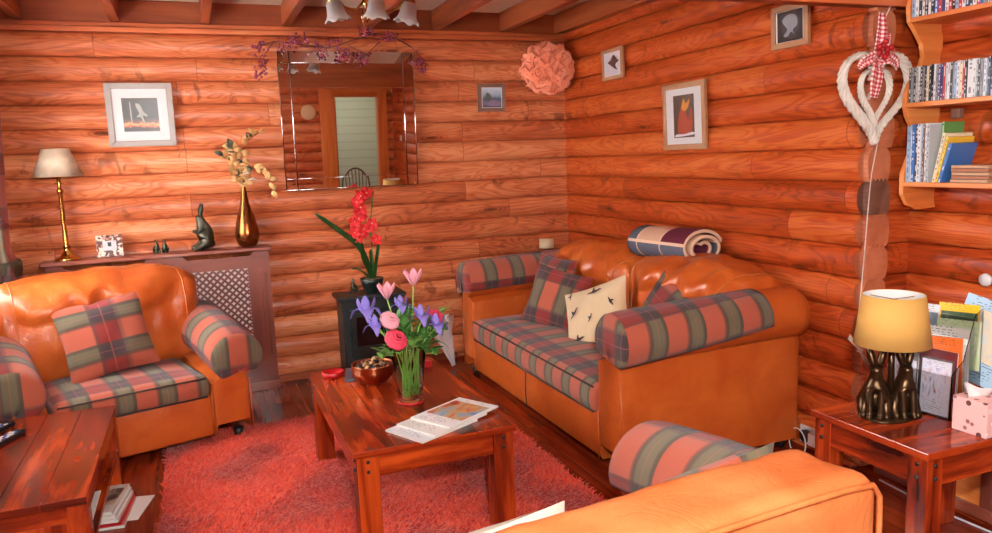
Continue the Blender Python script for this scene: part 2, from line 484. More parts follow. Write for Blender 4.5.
m = M(); log_wall(m, XL, .03, Z0 - .017, 2.345, lambda a, z, o: (a, -o, z)); w = st(m.build('wall_back', 'log'))
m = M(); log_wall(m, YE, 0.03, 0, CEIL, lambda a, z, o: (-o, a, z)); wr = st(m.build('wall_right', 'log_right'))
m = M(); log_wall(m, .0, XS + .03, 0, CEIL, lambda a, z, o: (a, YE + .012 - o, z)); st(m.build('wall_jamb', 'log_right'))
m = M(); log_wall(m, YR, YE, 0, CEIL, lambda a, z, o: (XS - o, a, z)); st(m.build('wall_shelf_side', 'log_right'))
# left wall with window opening y -1.95..-.55, z .95..2.1
wy0, wy1, wz0, wz1 = -2.05, -.62, .95, 2.1
m = M()
pl = lambda a, z, o: (XL + o, a, z)
log_wall(m, YR, 0, 0, wz0, pl, flip=True); log_wall(m, YR, 0, wz1, CEIL, pl, flip=True)
log_wall(m, YR, wy0, wz0, wz1, pl, flip=True); log_wall(m, wy1, 0, wz0, wz1, pl, flip=True)
st(m.build('wall_left', 'log'))
# rear wall with a doorway (seen in the mirror) and an added window opening for fill light
dx0, dx1, dz = -.66, .06, 2.02
rx0, rx1, rz0, rz1 = -3.5, -1.75, .95, 2.1
m = M(); pr = lambda a, z, o: (a, YR + o, z)
for a0, a1, b0, b1 in ((XL, rx0, 0, CEIL), (rx0, rx1, 0, rz0), (rx0, rx1, rz1, CEIL), (rx1, dx0, 0, CEIL), (dx0, dx1, dz, CEIL), (dx1, XS, 0, CEIL)):
    log_wall(m, a0, a1, b0, b1, pr, flip=True)
st(m.build('wall_rear', 'log'))
# end grain stack where the right wall's logs stop
rng = random.Random(3)
k = 0
zc = Z0 - PITCH
while zc < CEIL:
    b, t = max(0, zc), min(CEIL, zc + PITCH)
    if t - b > .02:
        n = 7; L = []; Rr = []; cx = .058 + rng.uniform(-.006, .006)
        for i in range(n + 1):
            f = i / n; wv = .050 + .016 * math.sin(PI * min(1, max(0, f))) ** .6
            L.append((cx - wv, b + (t - b) * f)); Rr.append((cx + wv, b + (t - b) * f))
        # serrated top edge (saw notch)
        top = [(cx + wv * .9 - (2 * wv * .9) * q / 8, t + (.012 if q % 2 else -.006)) for q, wv in [(q, .050) for q in range(9)]]
        poly = L[:-1][::-1][::-1]
        poly = [L[0]] + [Rr[0]] + Rr[1:-1] + top + list(reversed(L[1:-1]))
        mm = M(); yf = YE - .035 - .006 * (k % 2); mm.prism(poly, yf, YE + .04, 1)
        dark = k == 9
        o = mm.build('log_end', 'endgrain_dark' if dark else 'endgrain', wr, smooth=False); fix_normals(o)
        if dark: o['label'] = 'darker weathered log end'
    k += 1; zc += PITCH
# floor of glossy red laminate, ceiling, beams
def floor_mat():
    s = NT('floor_laminate'); u, v, _ = s.sep(s.ob())
    pw = .19
    ri = s.math('FLOOR', s.math('DIVIDE', u, pw)); r1 = s.white(s.comb(ri, 1.3, 4.0))
    vv = s.math('ADD', s.math('DIVIDE', v, 1.25), s.math('MULTIPLY', r1, 3.0)); vi = s.math('FLOOR', vv)
    r2 = s.white(s.comb(ri, vi, 2.0)); off = s.math('MULTIPLY', r2, 23.0)
    g = s.noise(s.comb(s.math('MULTIPLY', u, 26.0), s.math('MULTIPLY', v, 1.6), off), 1.0, 5, .62, .7)
    t = s.math('ADD', g, s.math('MULTIPLY', s.math('SUBTRACT', r2, .5), .22))
    col = s.ramp(t, [(.28, srgb(164, 62, 26)), (.52, srgb(128, 40, 18)), (.8, srgb(72, 20, 12))])
    e = s.math('ABSOLUTE', s.math('SUBTRACT', s.math('FRACT', s.math('DIVIDE', u, pw)), .5))
    e2 = s.math('ABSOLUTE', s.math('SUBTRACT', s.math('FRACT', vv), .5))
    ln = s.math('MAXIMUM', s.math('GREATER_THAN', e, .488), s.math('GREATER_THAN', e2, .4985))
    col = s.mix(s.math('MULTIPLY', ln, .7), col, srgb(60, 18, 10))
    s.bump(s.math('SUBTRACT', 1.0, ln), .2, .002)
    return s.done(col, .16, 0, .5)
m = M(); m.box(XL - .1, XS + .1, YR - 2.6, .12, -.05, 0); st(m.build('floor', floor_mat(), smooth=False))
m = M(); m.box(XL - .1, XS + .1, YR - 2.6, .12, CEIL, CEIL + .05); st(m.build('ceiling', 'ceil', smooth=False))
n = 1
def trim(mk, mat='trim', bevel=.004):
    global n
    o = st(mk.build('trim_%d' % n, mat, smooth=False, bevel=bevel)); n += 1; return o
m = M(); m.box(XL, .0, -.045, 0.02, 2.345, 2.375, along=0); trim(m)
m = M(); m.box(XL, .0, -.030, 0.02, 2.378, 2.405, along=0); trim(m)
m = M(); m.box(XL, .0, -.012, 0.02, 2.405, CEIL, along=0); trim(m, 'beam')
m = M(); m.box(XL, XS, -2.93, -2.84, 2.065, CEIL, along=0); trim(m, 'beam', .006)      # the cross beam
m = M(); m.box(XL, XS, -2.945, -2.93, 2.058, 2.10, along=0); trim(m, 'trim', .004)
for k, x in enumerate((-3.63, -3.106, -2.587, -2.08, -1.53, -1.04, -.52)):
    for y0, y1 in ((-2.84, -.012),):
        m = M(); m.box(x - .027, x + .027, y0, y1, 2.41, CEIL, along=1); st(m.build('ceiling_beam', 'beam', smooth=False, bevel=.004))
m = M(); m.box(-.10, .0, -2.84, -.012, 2.40, CEIL, along=1); trim(m, 'beam')
for k, x in enumerate((-3.63, -2.587, -1.53, -.52)):
    m = M(); m.box(x - .03, x + .03, YR, -2.945, 2.41, CEIL, along=1); st(m.build('ceiling_beam', 'beam', smooth=False, bevel=.004))
# skirting
m = M(); m.box(-2.31, -1.0, -.05, -.02, 0, .045, along=0); st(m.build('baseboard_back', 'beam', smooth=False, bevel=.004))
m = M(); m.box(XS - .06, XS - .02, -6.6, YE - .05, 0, .05, along=1); st(m.build('baseboard_right', 'beam', smooth=False, bevel=.004))
# windows: frames, sill, pane
def window(nm, place, a0, a1, z0, z1):
    """place(a0,a1,o0,o1,z0,z1)->box args"""
    fr = M(); t = .055
    for q in ((a0, a1, z0, z0 + t), (a0, a1, z1 - t, z1), (a0, a0 + t, z0, z1), (a1 - t, a1, z0, z1), ((a0 + a1) / 2 - .03, (a0 + a1) / 2 + .03, z0, z1)):
        fr.box(*place(q[0], q[1], -.06, .02, q[2], q[3]))
    o = st(fr.build(nm, 'pine', smooth=False, bevel=.004))
    g = M(); g.box(*place(a0 + t, a1 - t, -.03, -.026, z0 + t, z1 - t)); g.build('pane', 'acrylic', o, smooth=False)
    s_ = M(); s_.box(*place(a0 - .04, a1 + .04, -.06, .12, z0 - .03, z0)); s_.build('window_sill', 'pine', o, smooth=False, bevel=.004)
window('window_1', lambda a0, a1, o0, o1, z0, z1: (XL + o0, XL + o1, a0, a1, z0, z1), wy0, wy1, wz0, wz1)
window('added_rear_window', lambda a0, a1, o0, o1, z0, z1: (a0, a1, YR + o0, YR + o1, z0, z1), rx0, rx1, rz0, rz1)  # invented rear window, put in to carry the fill light
# doorway in the rear wall: frame, open door leaf, panelled corridor
m = M()
m.box(dx0 - .20, dx0 + .03, YR - .1, YR + .05, 0, dz + .1); m.box(dx1 - .03, dx1 + .12, YR - .1, YR + .05, 0, dz + .1); m.box(dx0, dx1, YR - .1, YR + .05, dz - .02, dz + .1)
o = st(m.build('door_1', 'pine', smooth=False, bevel=.004))
m = M(); m.box(dx0 + .03, dx0 + .07, YR - .86, YR - .1, .01, dz - .03); m.build('door_leaf', 'sheesham', o, smooth=False, bevel=.004)
m = M(); m.tube([(dx0 + .07, YR - .78, 1.0), (dx0 + .11, YR - .78, 1.0), (dx0 + .11, YR - .68, 1.0)], .01); m.build('door_handle', 'brass', o)
def corridor_mat():
    s = NT('sage_clapboard'); u, v, w = s.sep(s.ob())
    f = s.math('FRACT', s.math('DIVIDE', w, .15))
    col = s.mix(s.smooth(f, .0, .08), srgb(120, 122, 104), srgb(172, 176, 156))
    s.bump(f, .5, .01)
    return s.done(col, .8, 0, .2)
m = M(); m.box(-1.3, .9, YR - 2.5, YR - 2.45, 0, CEIL); st(m.build('wall_corridor', corridor_mat(), smooth=False))
m = M(); m.box(-1.35, -1.3, YR - 2.5, YR - .05, 0, CEIL); m.box(.6, .65, YR - 2.5, YR - .05, 0, CEIL); st(m.build('wall_corridor_side', 'ceil', smooth=False))
# ------------------------------------------------------------------ LIGHT
def area(name, loc, rot, sx, sy, e, col=(1, 1, 1), spread=None):
    l = bpy.data.lights.new(name, 'AREA'); l.shape = 'RECTANGLE'; l.size = sx; l.size_y = sy; l.energy = e; l.color = col
    if spread: l.spread = R(spread)
    o = bpy.data.objects.new(name, l); COL.objects.link(o); o.location = loc; o.rotation_euler = rot; return o
# left window daylight, corridor's lamp, camera's flash; added fills: rear window and ceiling panel
area('daylight_left_window', (XL - .12, (wy0 + wy1) / 2, 1.52), (0, R(-90), 0), 1.15, 1.4, 130, (.93, .97, 1.0))
area('rear_fill_light', ((rx0 + rx1) / 2, YR - .12, 1.52), (R(90), 0, 0), 1.7, 1.15, 90, (.95, .98, 1.0))  # added fill from behind the camera, set outside the invented window
area('corridor_lamp', (-.3, YR - 1.3, 2.5), (0, 0, 0), .5, .5, 30, (1, .95, .88))
def spot(name, loc, target, e, size, rad, col):
    l = bpy.data.lights.new(name, 'SPOT'); l.energy = e; l.spot_size = R(size); l.spot_blend = .5; l.shadow_soft_size = rad; l.color = col
    o = bpy.data.objects.new(name, l); COL.objects.link(o); o.location = loc
    o.rotation_euler = (V(target) - V(loc)).to_track_quat('-Z', 'Y').to_euler(); return o
spot('camera_flash', (-2.66, -5.40, 1.80), (-1.6, -1.5, 1.1), 300, 130, .06, (1, .97, .93))
area('overhead_fill_light', (-1.9, -5.0, 2.40), (0, 0, 0), 1.1, 1.1, 26, (1, .95, .88))  # added overhead fill panel behind the camera, not a fixture of the room
wld = bpy.data.worlds.new('world'); scene.world = wld; wld.use_nodes = True
wld.node_tree.nodes['Background'].inputs[0].default_value = (.85, .92, 1, 1); wld.node_tree.nodes['Background'].inputs[1].default_value = .6
scene.view_settings.view_transform = 'Standard'; scene.view_settings.look = 'None'; scene.view_settings.gamma = 1
scene.view_settings.exposure = -0.03
# ------------------------------------------------------------------ SEATING
def arm_section(ztop, r, side, zb, s=1.0, grow=0.0, a0=-66, a1=240, leg=True, n=22):
    """cross-section of an arm in (x,z); side=+1 outer towards +x"""
    zc = ztop - r; ox = .045; hw = .10
    pts = []
    for i in range(n + 1):
        a = R(a0 + (a1 - a0) * i / n)
        pts.append((ox + (r + grow) * math.cos(a) * 1.08, zc + (r + grow) * math.sin(a)))
    if leg: pts = [(hw, zb), (hw, zc - r - .02)] + pts + [(-hw, zc - r - .01), (-hw, zb)]
    return [(side * x * s, zc + (z - zc) * s if s != 1 else z) for x, z in pts]
def arm_mesh(side, yf, yb, zf, zbk, rf, rb, zb, N=16):
    m = M(); ys = []
    rings = [(0, .86), (.004, .95), (.018, 1.0)] + [((i + 1) / N, 1.0) for i in range(N - 1)] + [(.985, 1.0), (1.0, .9)]
    def ring(t, s):
        zt = zf + (zbk - zf) * min(1, t * 1.15) ** .8; r = rf + (rb - rf) * t
        return [(x, yf + (yb - yf) * t, z) for x, z in arm_section(zt, r, side, zb, s)]
    vs = []; L = len(rings); k = None
    for t, s in rings:
        q = ring(t, s); k = len(q)
        # shrink the leg towards the section's middle too at the ends
        vs += q
    fs = []
    for i in range(L - 1):
        for j in range(k - 1):
            f = (i * k + j, i * k + j + 1, (i + 1) * k + j + 1, (i + 1) * k + j)
            fs.append(f if side < 0 else f[::-1])
    a = tuple(range(k)); b = tuple((L - 1) * k + j for j in range(k))
    fs.append(a if side > 0 else a[::-1]); fs.append(b[::-1] if side > 0 else b)
    fs = [f for f in fs]
    return m.add(vs, fs)
def sleeve_mesh(side, yf, yb, yend, zf, zbk, rf, rb, a0, a1, grow=.010, u0=0.0, da=0):
    """tartan cover laid over the arm roll, with a closed front disc"""
    m = M(); N = 20; n = 26
    tend = (yend - yf) / (yb - yf)
    def P(t, j, s=1.0, dy=0.0):
        a0_ = a0 + da * min(1, t / max(.01, tend))
        zt = zf + (zbk - zf) * min(1, t * 1.15) ** .8; r = rf + (rb - rf) * t
        sec = arm_section(zt, r, side, 0, 1.0, grow, a0_, a1, False, n)
        x, z = sec[j]; zc = zt - r
        cx = side * .045
        w = .004 * noise.noise(V((x * 9, t * 8, z * 9)))
        if s < 1: zc -= .66 * r
        return (cx + (x - cx) * s + w, yf + (yb - yf) * t + dy, zc + (z - zc) * s + w)
    L = abs(yb - yf)
    arc = [R(a0 + (a1 - a0) * j / n - 40) * .125 for j in range(n + 1)]
    rings = [(0, 0.04, -.022), (0, .45, -.022), (0, .8, -.020), (0, .93, -.014), (0, .99, -.002)] + [(tend * (i + 1) / N, 1.0, 0) for i in range(N)]
    vs = []; uv = []
    for t, s, dy in rings:
        for j in range(n + 1):
            vs.append(P(t, j, s, dy)); 
            lu = (-.12 * (1 - s)) if s < 1 else t * L
            uv.append((lu + u0, arc[j]))
    fs = []; us = []
    k = n + 1
    for i in range(len(rings) - 1):
        for j in range(n):
            f = (i * k + j, i * k + j + 1, (i + 1) * k + j + 1, (i + 1) * k + j)
            if side > 0: f = f[::-1]
            if i < 4: us.append([(vs[q][0] * 1.0, vs[q][2]) for q in f])
            else: us.append([uv[q] for q in f])
            fs.append(f)
    return m.add(vs, fs, us)
def build_seat(w, yf, yb, zf, zbk, rf, rb, seat_z, back_h, nsec, root, lea='leather', cover=.62, cover_angles=(-42, 200), dip=.07, brim=.0, wr=1.0, cda=0, arm_back=None):
    aw = .22; hw = w / 2; inn = hw - aw
    # base and front rail
    m = M(); m.rbox(-inn - .01, inn + .01, yf + .015, yb - .02, .055, .29, .02, (14, 6, 4),
                    fn=lambda p, c: (p[0], p[1] - (.008 * math.sin(PI * c[2]) if c[1] == 0 else 0), p[2]))
    m.build('base', lea, root)
    if nsec > 1:
        mm = M(); mm.tube([(0, yf + .006, .06), (0, yf - .0, .17), (0, yf + .006, .285)], .003, 6); mm.build('seam', 'piping', root)
    for sd in (-1, 1):
        am = arm_mesh(sd, 0, (arm_back if arm_back is not None else yb) - yf, zf, zbk, rf, rb, .055)
        o = am.build('arm', lea, root, loc=(sd * (hw - aw / 2), yf, 0), angle=50)
        fix_normals(o)
        # piping down the front post edge
        px = hw - aw + .004
        mm = M(); mm.tube([(sd * (hw - .004), yf + .003, .06), (sd * (hw - .004), yf + .003, zf - 2 * rf - .01)], .004, 6)
        mm.tube([(sd * px, yf + .003, .06), (sd * px, yf + .003, .30)], .004, 6); mm.build('seam', lea, root)
        cv = sleeve_mesh(sd, 0, yb - yf, (yb - yf) * cover, zf, zbk, rf, rb, cover_angles[0], cover_angles[1], da=cda)
        o = cv.build('arm_cover', 'tartan', root, loc=(sd * (hw - aw / 2), yf, 0), solid=.006)
        fix_normals(o)
        for fy in (yf + .06, yb - .06):
            q = M(); q.lathe([(.001, 0), (.022, 0), (.03, .055), (.001, .056)], 14, T(sd * (hw - .07), fy, 0)); q.build('foot', 'black', root)
    # seat cushion (crowned, tartan) with dark piping
    def sf(p, c):
        cr = (1 - (2 * c[0] - 1) ** 4) * (1 - (2 * c[1] - 1) ** 4)
        z = p[2] + (.022 * cr if c[2] > .5 else 0)
        y = p[1] - (.016 * math.sin(PI * c[2]) * (1 - c[1]) if c[1] < .3 else 0)
        return (p[0], y, z + .003 * noise.noise(V((p[0] * 6, p[1] * 6, p[2] * 6))))
    m = M(); m.rbox(-inn + .004, inn - .004, yf - .004, yb - .2, .275, seat_z, .03, (20, 12, 4), fn=sf,
                    uvf=lambda p, a, s: (p[0], (p[2] + .15) if a != 2 else (p[1] - yf + seat_z + .15)))
    sc = m.build('seat_cushion', 'tartan', root)
    for z in (seat_z - .012, .286):
        q = M(); q.tube([(-inn + .02, yf - .004 - (.004), z), (0, yf - .010, z + .003), (inn - .02, yf - .008, z)], .005, 6); q.build('piping', 'piping', sc)
    # back frame and puffed back cushions
    m = M(); bq = hw - (.03 if arm_back is None else .17); m.rbox(-bq, bq, yb - .17, yb, .06, back_h - .13, .05, (12, 3, 8)); m.build('back_frame', lea, root)
    bw = (2 * inn + .16 + brim) / nsec
    for i in range(nsec):
        x0 = -inn - .08 - brim / 2 + i * bw
        def bf(p, c, x0=x0):
            u = 2 * c[0] - 1; x, y, z = p
            hump = (1 - abs(u) ** 3)
            if c[2] > .5:
                z = z - dip * abs(u) ** 2.6 * (c[2] - .5) * 2
            t = c[2]
            y -= .06 * math.sin(PI * min(1, t * 1.0)) * hump * (1 if c[1] < .5 else .25)
            y += .05 * (t - .5)                                  # lean
            roll = max(0, t - .62) / .38
            if c[1] < .5: y -= .05 * math.sin(PI * roll) * hump
            # vertical gathers under the top seam
            g = math.sin(u * 15 + 4 * noise.noise(V((x * 4, z * 3, 1)))) * .010 * wr * math.exp(-((t - .78) / .22) ** 2) * (1.2 - c[1])
            y += g; z += g * .8
            q = noise.noise(V((x * 7, y * 5, z * 4))) * .012 * wr + noise.noise(V((x * 16, y * 14, z * 9))) * .005 * wr
            return (x, y - q, z + q * .7)
        m = M(); m.rbox(x0 + .003, x0 + bw - .003, yb - .34, yb - .02, seat_z - .03, back_h, .085, (34, 10, 24), fn=bf)
        bc = m.build('back_cushion', lea, root)
        lo = V((x0 + .003, yb - .34, seat_z - .03)); hi = V((x0 + bw - .003, yb - .02, back_h)); rr = .085
        for cx_ in (.10, .90):
            P_ = []
            for c in [(cx_, 0, .35 + .65 * k_ / 16) for k_ in range(17)] + [(cx_, k_ / 6, 1) for k_ in range(1, 7)]:
                p = V([lo[i_] + (hi[i_] - lo[i_]) * c[i_] for i_ in range(3)]); q = V([min(max(p[i_], lo[i_] + rr), hi[i_] - rr) for i_ in range(3)]); d = p - q
                if d.length > 1e-9: p = q + d.normalized() * max(abs(d[0]), abs(d[1]), abs(d[2]))
                P_.append(bf(p, c))
            if wr > 1.2: q = M(); q.tube(P_, .0045, 6); q.build('piping', 'leather_pale', bc)
    return inn
# sofa along the right wall, facing -x
S = empty('sofa', (-.56, -1.50, 0), R(-90), 'long tan leather sofa with tartan seat along the right-hand log wall', 'sofa')
build_seat(2.12, -.52, .50, .78, .815, .12, .125, .42, .925, 2, S, cover=.76, cover_angles=(-50, 205), dip=.09, cda=42, brim=.12, wr=2.0)
A1 = empty('armchair', (-3.25, -.80, 0), R(17), 'tan leather armchair with tartan cushion in front of the radiator cover', 'armchair')
build_seat(1.18, -.46, .38, .59, .71, .120, .125, .40, .955, 1, A1, cover=.74, cover_angles=(-40, 232), dip=.05, brim=.16, wr=1.6)
A2 = empty('loveseat', (-2.25, -3.97, 0), R(186), 'tan leather two-seater seen from behind at the bottom right of the photo', 'sofa')
build_seat(1.72, -.46, .38, .655, .72, .125, .13, .40, .76, 1, A2, lea='leather_pale', arm_back=.17, cover=.70, cover_angles=(-40, 200), dip=.02)
# piped top edge at the rear of the near armchair's back: a box-edged top pad
def topf(p, c):
    q = noise.noise(V((p[0] * 6, p[1] * 9, 3))) * .008 + noise.noise(V((p[0] * 17, p[1] * 17, 5))) * .003
    return (p[0], p[1], p[2] + q + (.014 * (1 - (2 * c[0] - 1) ** 4) if c[2] > .5 else 0))
for (a, zt, rt) in ((A2, .825, .03),):
    m = M(); m.rbox(-.72, .72, .17, .395, .48, zt, .05, (44, 12, 10), fn=topf); bc = m.build('back_pad', 'leather_pale', a)
    pts = [(sx_ * q_[0], q_[1], q_[2]) for sx_, Q_ in ((-1, [(.715, .385, .58), (.715, .388, .72), (.71, .39, .78), (.685, .392, .81), (.61, .392, .818)]),) for q_ in Q_] + [(-.61 + 1.22 * i / 10, .392, .820 + .007 * math.sin(PI * i / 10)) for i in range(1, 10)] + [(.61, .392, .818), (.685, .392, .81), (.71, .39, .78), (.715, .388, .72), (.715, .385, .58)]
    q = M(); q.tube(pts, .0065, 8); q.build('piping', 'leather_pale', bc)

# ------------------------------------------------------------------ CUSHIONS, BLANKET
def pillow(name, w, h, t, mat, mx, parent=None, uvo=(0, 0), swap=False, n=20, soft=1.0, print_fn=None):
    m = M(); seed = random.random() * 9
    def P(a, b, sgn):
        u, v = 2 * a - 1, 2 * b - 1
        k = (max(0, 1 - abs(u) ** 2.2) * max(0, 1 - abs(v) ** 2.2)) ** .55
        pin = 1 - .07 * (1 - abs(v) ** 1.5) * abs(u) ** 3; pin2 = 1 - .07 * (1 - abs(u) ** 1.5) * abs(v) ** 3
        wr = noise.noise(V((u * 2 + seed, v * 2, sgn))) * .012 * soft * k
        return (u * w / 2 * pin, sgn * (t / 2 * k + wr), v * h / 2 * pin2 + 0)
    for sgn in (-1, 1):
        vs = []; uv = []
        for i in range(n + 1):
            for j in range(n + 1):
                vs.append(P(i / n, j / n, sgn)); a, b = i / n * w + uvo[0], j / n * h + uvo[1]; uv.append((b, a) if swap else (a, b))
        fs = []
        for i in range(n):
            for j in range(n):
                f = (i * (n + 1) + j, (i + 1) * (n + 1) + j, (i + 1) * (n + 1) + j + 1, i * (n + 1) + j + 1)
                fs.append(f if sgn < 0 else f[::-1])
        m.add(vs, fs, [[uv[q] for q in f] for f in fs])
    o = m.build(name, mat, parent); o.matrix_world = mx if not parent else mx
    return o
def pmx(x, y, z, rz, lean, roll=0):   # a pillow standing on its edge: front normal = local -y turned by rz, leaning back
    return Matrix.Translation((x, y, z)) @ Matrix.Rotation(R(rz), 4, 'Z') @ Matrix.Rotation(R(-lean), 4, 'X') @ Matrix.Rotation(R(roll), 4, 'Y')
tag(pillow('cushion', .44, .42, .13, 'tartan_big', pmx(-3.255, -.90, .625, 14, 20, -7), uvo=(.295, .03), swap=True),
    'square tartan cushion propped upright on the armchair by the radiator cover', 'cushion')
tag(pillow('cushion', .42, .42, .14, 'tartan', pmx(-.60, -.90, .63, -82, 14, 3), uvo=(.02, .25), swap=False),
    'tartan cushion in the far corner of the sofa with its top edge level', 'cushion', )
tag(pillow('cushion', .40, .38, .13, 'tartan', pmx(-.70, -1.16, .60, -52, 20, 12), uvo=(.08, .02), swap=False),
    'tartan cushion tilted against the cream one on the sofa', 'cushion')
cc = tag(pillow('cushion', .42, .40, .13, 'cream', pmx(-.66, -1.60, .57, -66, 30, -24)),
         'cream cushion printed with dark flying birds in the middle of the sofa', 'cushion')
tag(pillow('cushion', .42, .38, .12, 'tartan', pmx(-.52, -2.08, .63, -85, 24, 20), uvo=(.1, .1)),
    'tartan cushion half hidden behind the near arm of the sofa', 'cushion')
wc = tag(pillow('cushion', .43, .40, .14, 'offwhite', pmx(-2.19, -3.80, .475, 176, 14, 10)),
    'off-white cushion with a dark line print at the bottom edge of the photo', 'cushion')
tag(pillow('cushion', .40, .36, .13, 'tartan', pmx(-1.60, -3.84, .555, 176, 20, 14), uvo=(.1, .12)),
    'tartan cushion leaning in the right end of the two-seater seen from behind', 'cushion')
# printed birds on the cream cushion (flat print lying on its face)
def bird(m, cx, cz, s, a, face):
    out = [(-1, .0), (-.55, .12), (-.25, .1), (-.1, .5), (.12, .62), (.1, .2), (.45, .12), (.75, .2), (1, .05), (.7, -.02), (.4, -.14), (.05, -.2), (-.3, -.12), (-.6, -.08)]
    pts = []
    for x, z in out:
        x, z = x * s, z * s
        xx = cx + x * math.cos(a) - z * math.sin(a); zz = cz + x * math.sin(a) + z * math.cos(a)
        pts.append((xx, zz))
    n_ = len(pts); vs = [(x, face(x, z), z) for x, z in pts]; c = (sum(p[0] for p in pts) / n_, sum(p[1] for p in pts) / n_)
    vs.append((c[0], face(*c), c[1])); m.add(vs, [(i, (i + 1) % n_, n_) for i in range(n_)])
def face_of(w, h, t):
    def f(x, z):
        u, v = x / (w / 2), z / (h / 2)
        return -(t / 2 * (max(0, 1 - abs(u) ** 2.2) * max(0, 1 - abs(v) ** 2.2)) ** .55) - .012
    return f
fc = face_of(.42, .40, .13); MT['print'] = plain('dark_print', (66, 52, 62), .9)
for x, z, s, a in ((.03, .12, .05, .1), (-.11, .02, .045, .8), (.13, .03, .035, -1.2), (-.10, -.14, .045, .0), (.10, -.12, .04, .4), (.0, -.04, .03, 1.0), (-.14, .15, .035, 1.5)):
    bm_ = M(); bird(bm_, x, z, s, a, fc); bm_.build('printed_bird', 'print', cc, smooth=False)
q = M(); fw = face_of(.43, .40, .14)
for pts in ([(.05, .17), (.10, .165), (.16, .15)], [(-.1, .15), (-.06, .165), (.0, .16)], [(.12, .13), (.15, .10)]):
    q.tube([(x, -fw(x, z) + .001, z) for x, z in pts], .0016, 5)
q.build('printed_lines', 'print', wc)
# patchwork blanket rolled up on top of the sofa back
BL = empty('rolled_blanket', (-.20, -1.70, .955), R(97), 'rolled patchwork throw lying on top of the sofa back against the wall', 'blanket')
def patch_mat():
    s = NT('patchwork_wool'); u, v, _ = s.sep(s.uv())
    iu = s.math('FLOOR', s.math('DIVIDE', u, .2)); iv = s.math('FLOOR', s.math('DIVIDE', v, .30))
    r = s.white(s.comb(iu, iv, 3.0))
    c = s.ramp(r, [(0, srgb(92, 92, 104)), (.32, srgb(206, 160, 132)), (.52, srgb(104, 40, 56)), (.7, srgb(88, 92, 106)), (.85, srgb(210, 168, 140))], 'CONSTANT')
    eu = s.math('ABSOLUTE', s.math('SUBTRACT', s.math('FRACT', s.math('DIVIDE', u, .2)), .5)); ev = s.math('ABSOLUTE', s.math('SUBTRACT', s.math('FRACT', s.math('DIVIDE', v, .30)), .5))
    ln = s.math('GREATER_THAN', s.math('MAXIMUM', eu, ev), .478)
    c = s.mix(ln, c, srgb(226, 190, 160)); s.bump(s.noise(s.ob(), 60, 3), .3, .004)
    return s.done(c, .95, 0, .1)
MT['patch'] = patch_mat()
m = M(); turns = 2.3; NN = 70
def roll(a, b):      # a along the roll, b around the spiral
    th = b * turns * 2 * PI + 1.0; r = .03 + .088 * b ** .8; x = -.24 + .48 * a + .012 * math.sin(b * 9)
    w = .006 * noise.noise(V((a * 4, b * 6, 0)))
    return ((x, math.cos(th) * (r + w) * 1.25, math.sin(th) * (r + w) * .82), (a * .48, b * 1.1))
m.grid(roll, 16, NN)
m.build('blanket_cloth', 'patch', BL, solid=.018)
# cream box edge showing behind the sofa's far end
m = M(); m.rbox(-.40, -.24, -.22, -.12, .0, .885, .01, (3, 3, 3)); o = m.build('cream_pillar_candle', 'paper', loc=(0, 0, 0))
bpy.data.objects.remove(o)
CN = empty('floor_lamp_stand', (-.30, -.2, 0), 0, 'cream topped narrow stand behind the far end of the sofa', 'stand')
m = M(); m.cyl((0, 0, .80), (0, 0, .865), .055, .055, 20); m.build('cream_top', 'cream', CN)
m = M(); m.cyl((0, 0, .03), (0, 0, .80), .018, .018, 12); m.build('post', 'twig', CN)
m = M(); m.lathe([(.001, 0), (.09, 0), (.09, .02), (.02, .035), (.001, .036)], 20); m.build('foot', 'twig', CN)
# crinkled clear wrap beside the sofa's far arm
m = M()
def wrap(a, b):
    th = b * 2 * PI; r = (.02 + .10 * a ** 1.2) * (1 + .35 * math.sin(b * 22 + a * 5) + .2 * noise.noise(V((a * 6, b * 9, 2))))
    return (r * math.cos(th) * .7 - .0, r * math.sin(th) * .5, .08 + .36 * a)
m.grid(wrap, 14, 40)
MT['cello'] = NT('cellophane').done(srgb(236, 232, 236), .12, 0, .8, Alpha=.38)
o = m.build('cellophane_wrap', 'cello', loc=(-1.10, -.30, -.06), smooth=False); o.rotation_euler = (0, R(-14), 0)
tag(o, 'crumpled clear cellophane flower wrap standing beside the far sofa arm', 'wrapping')
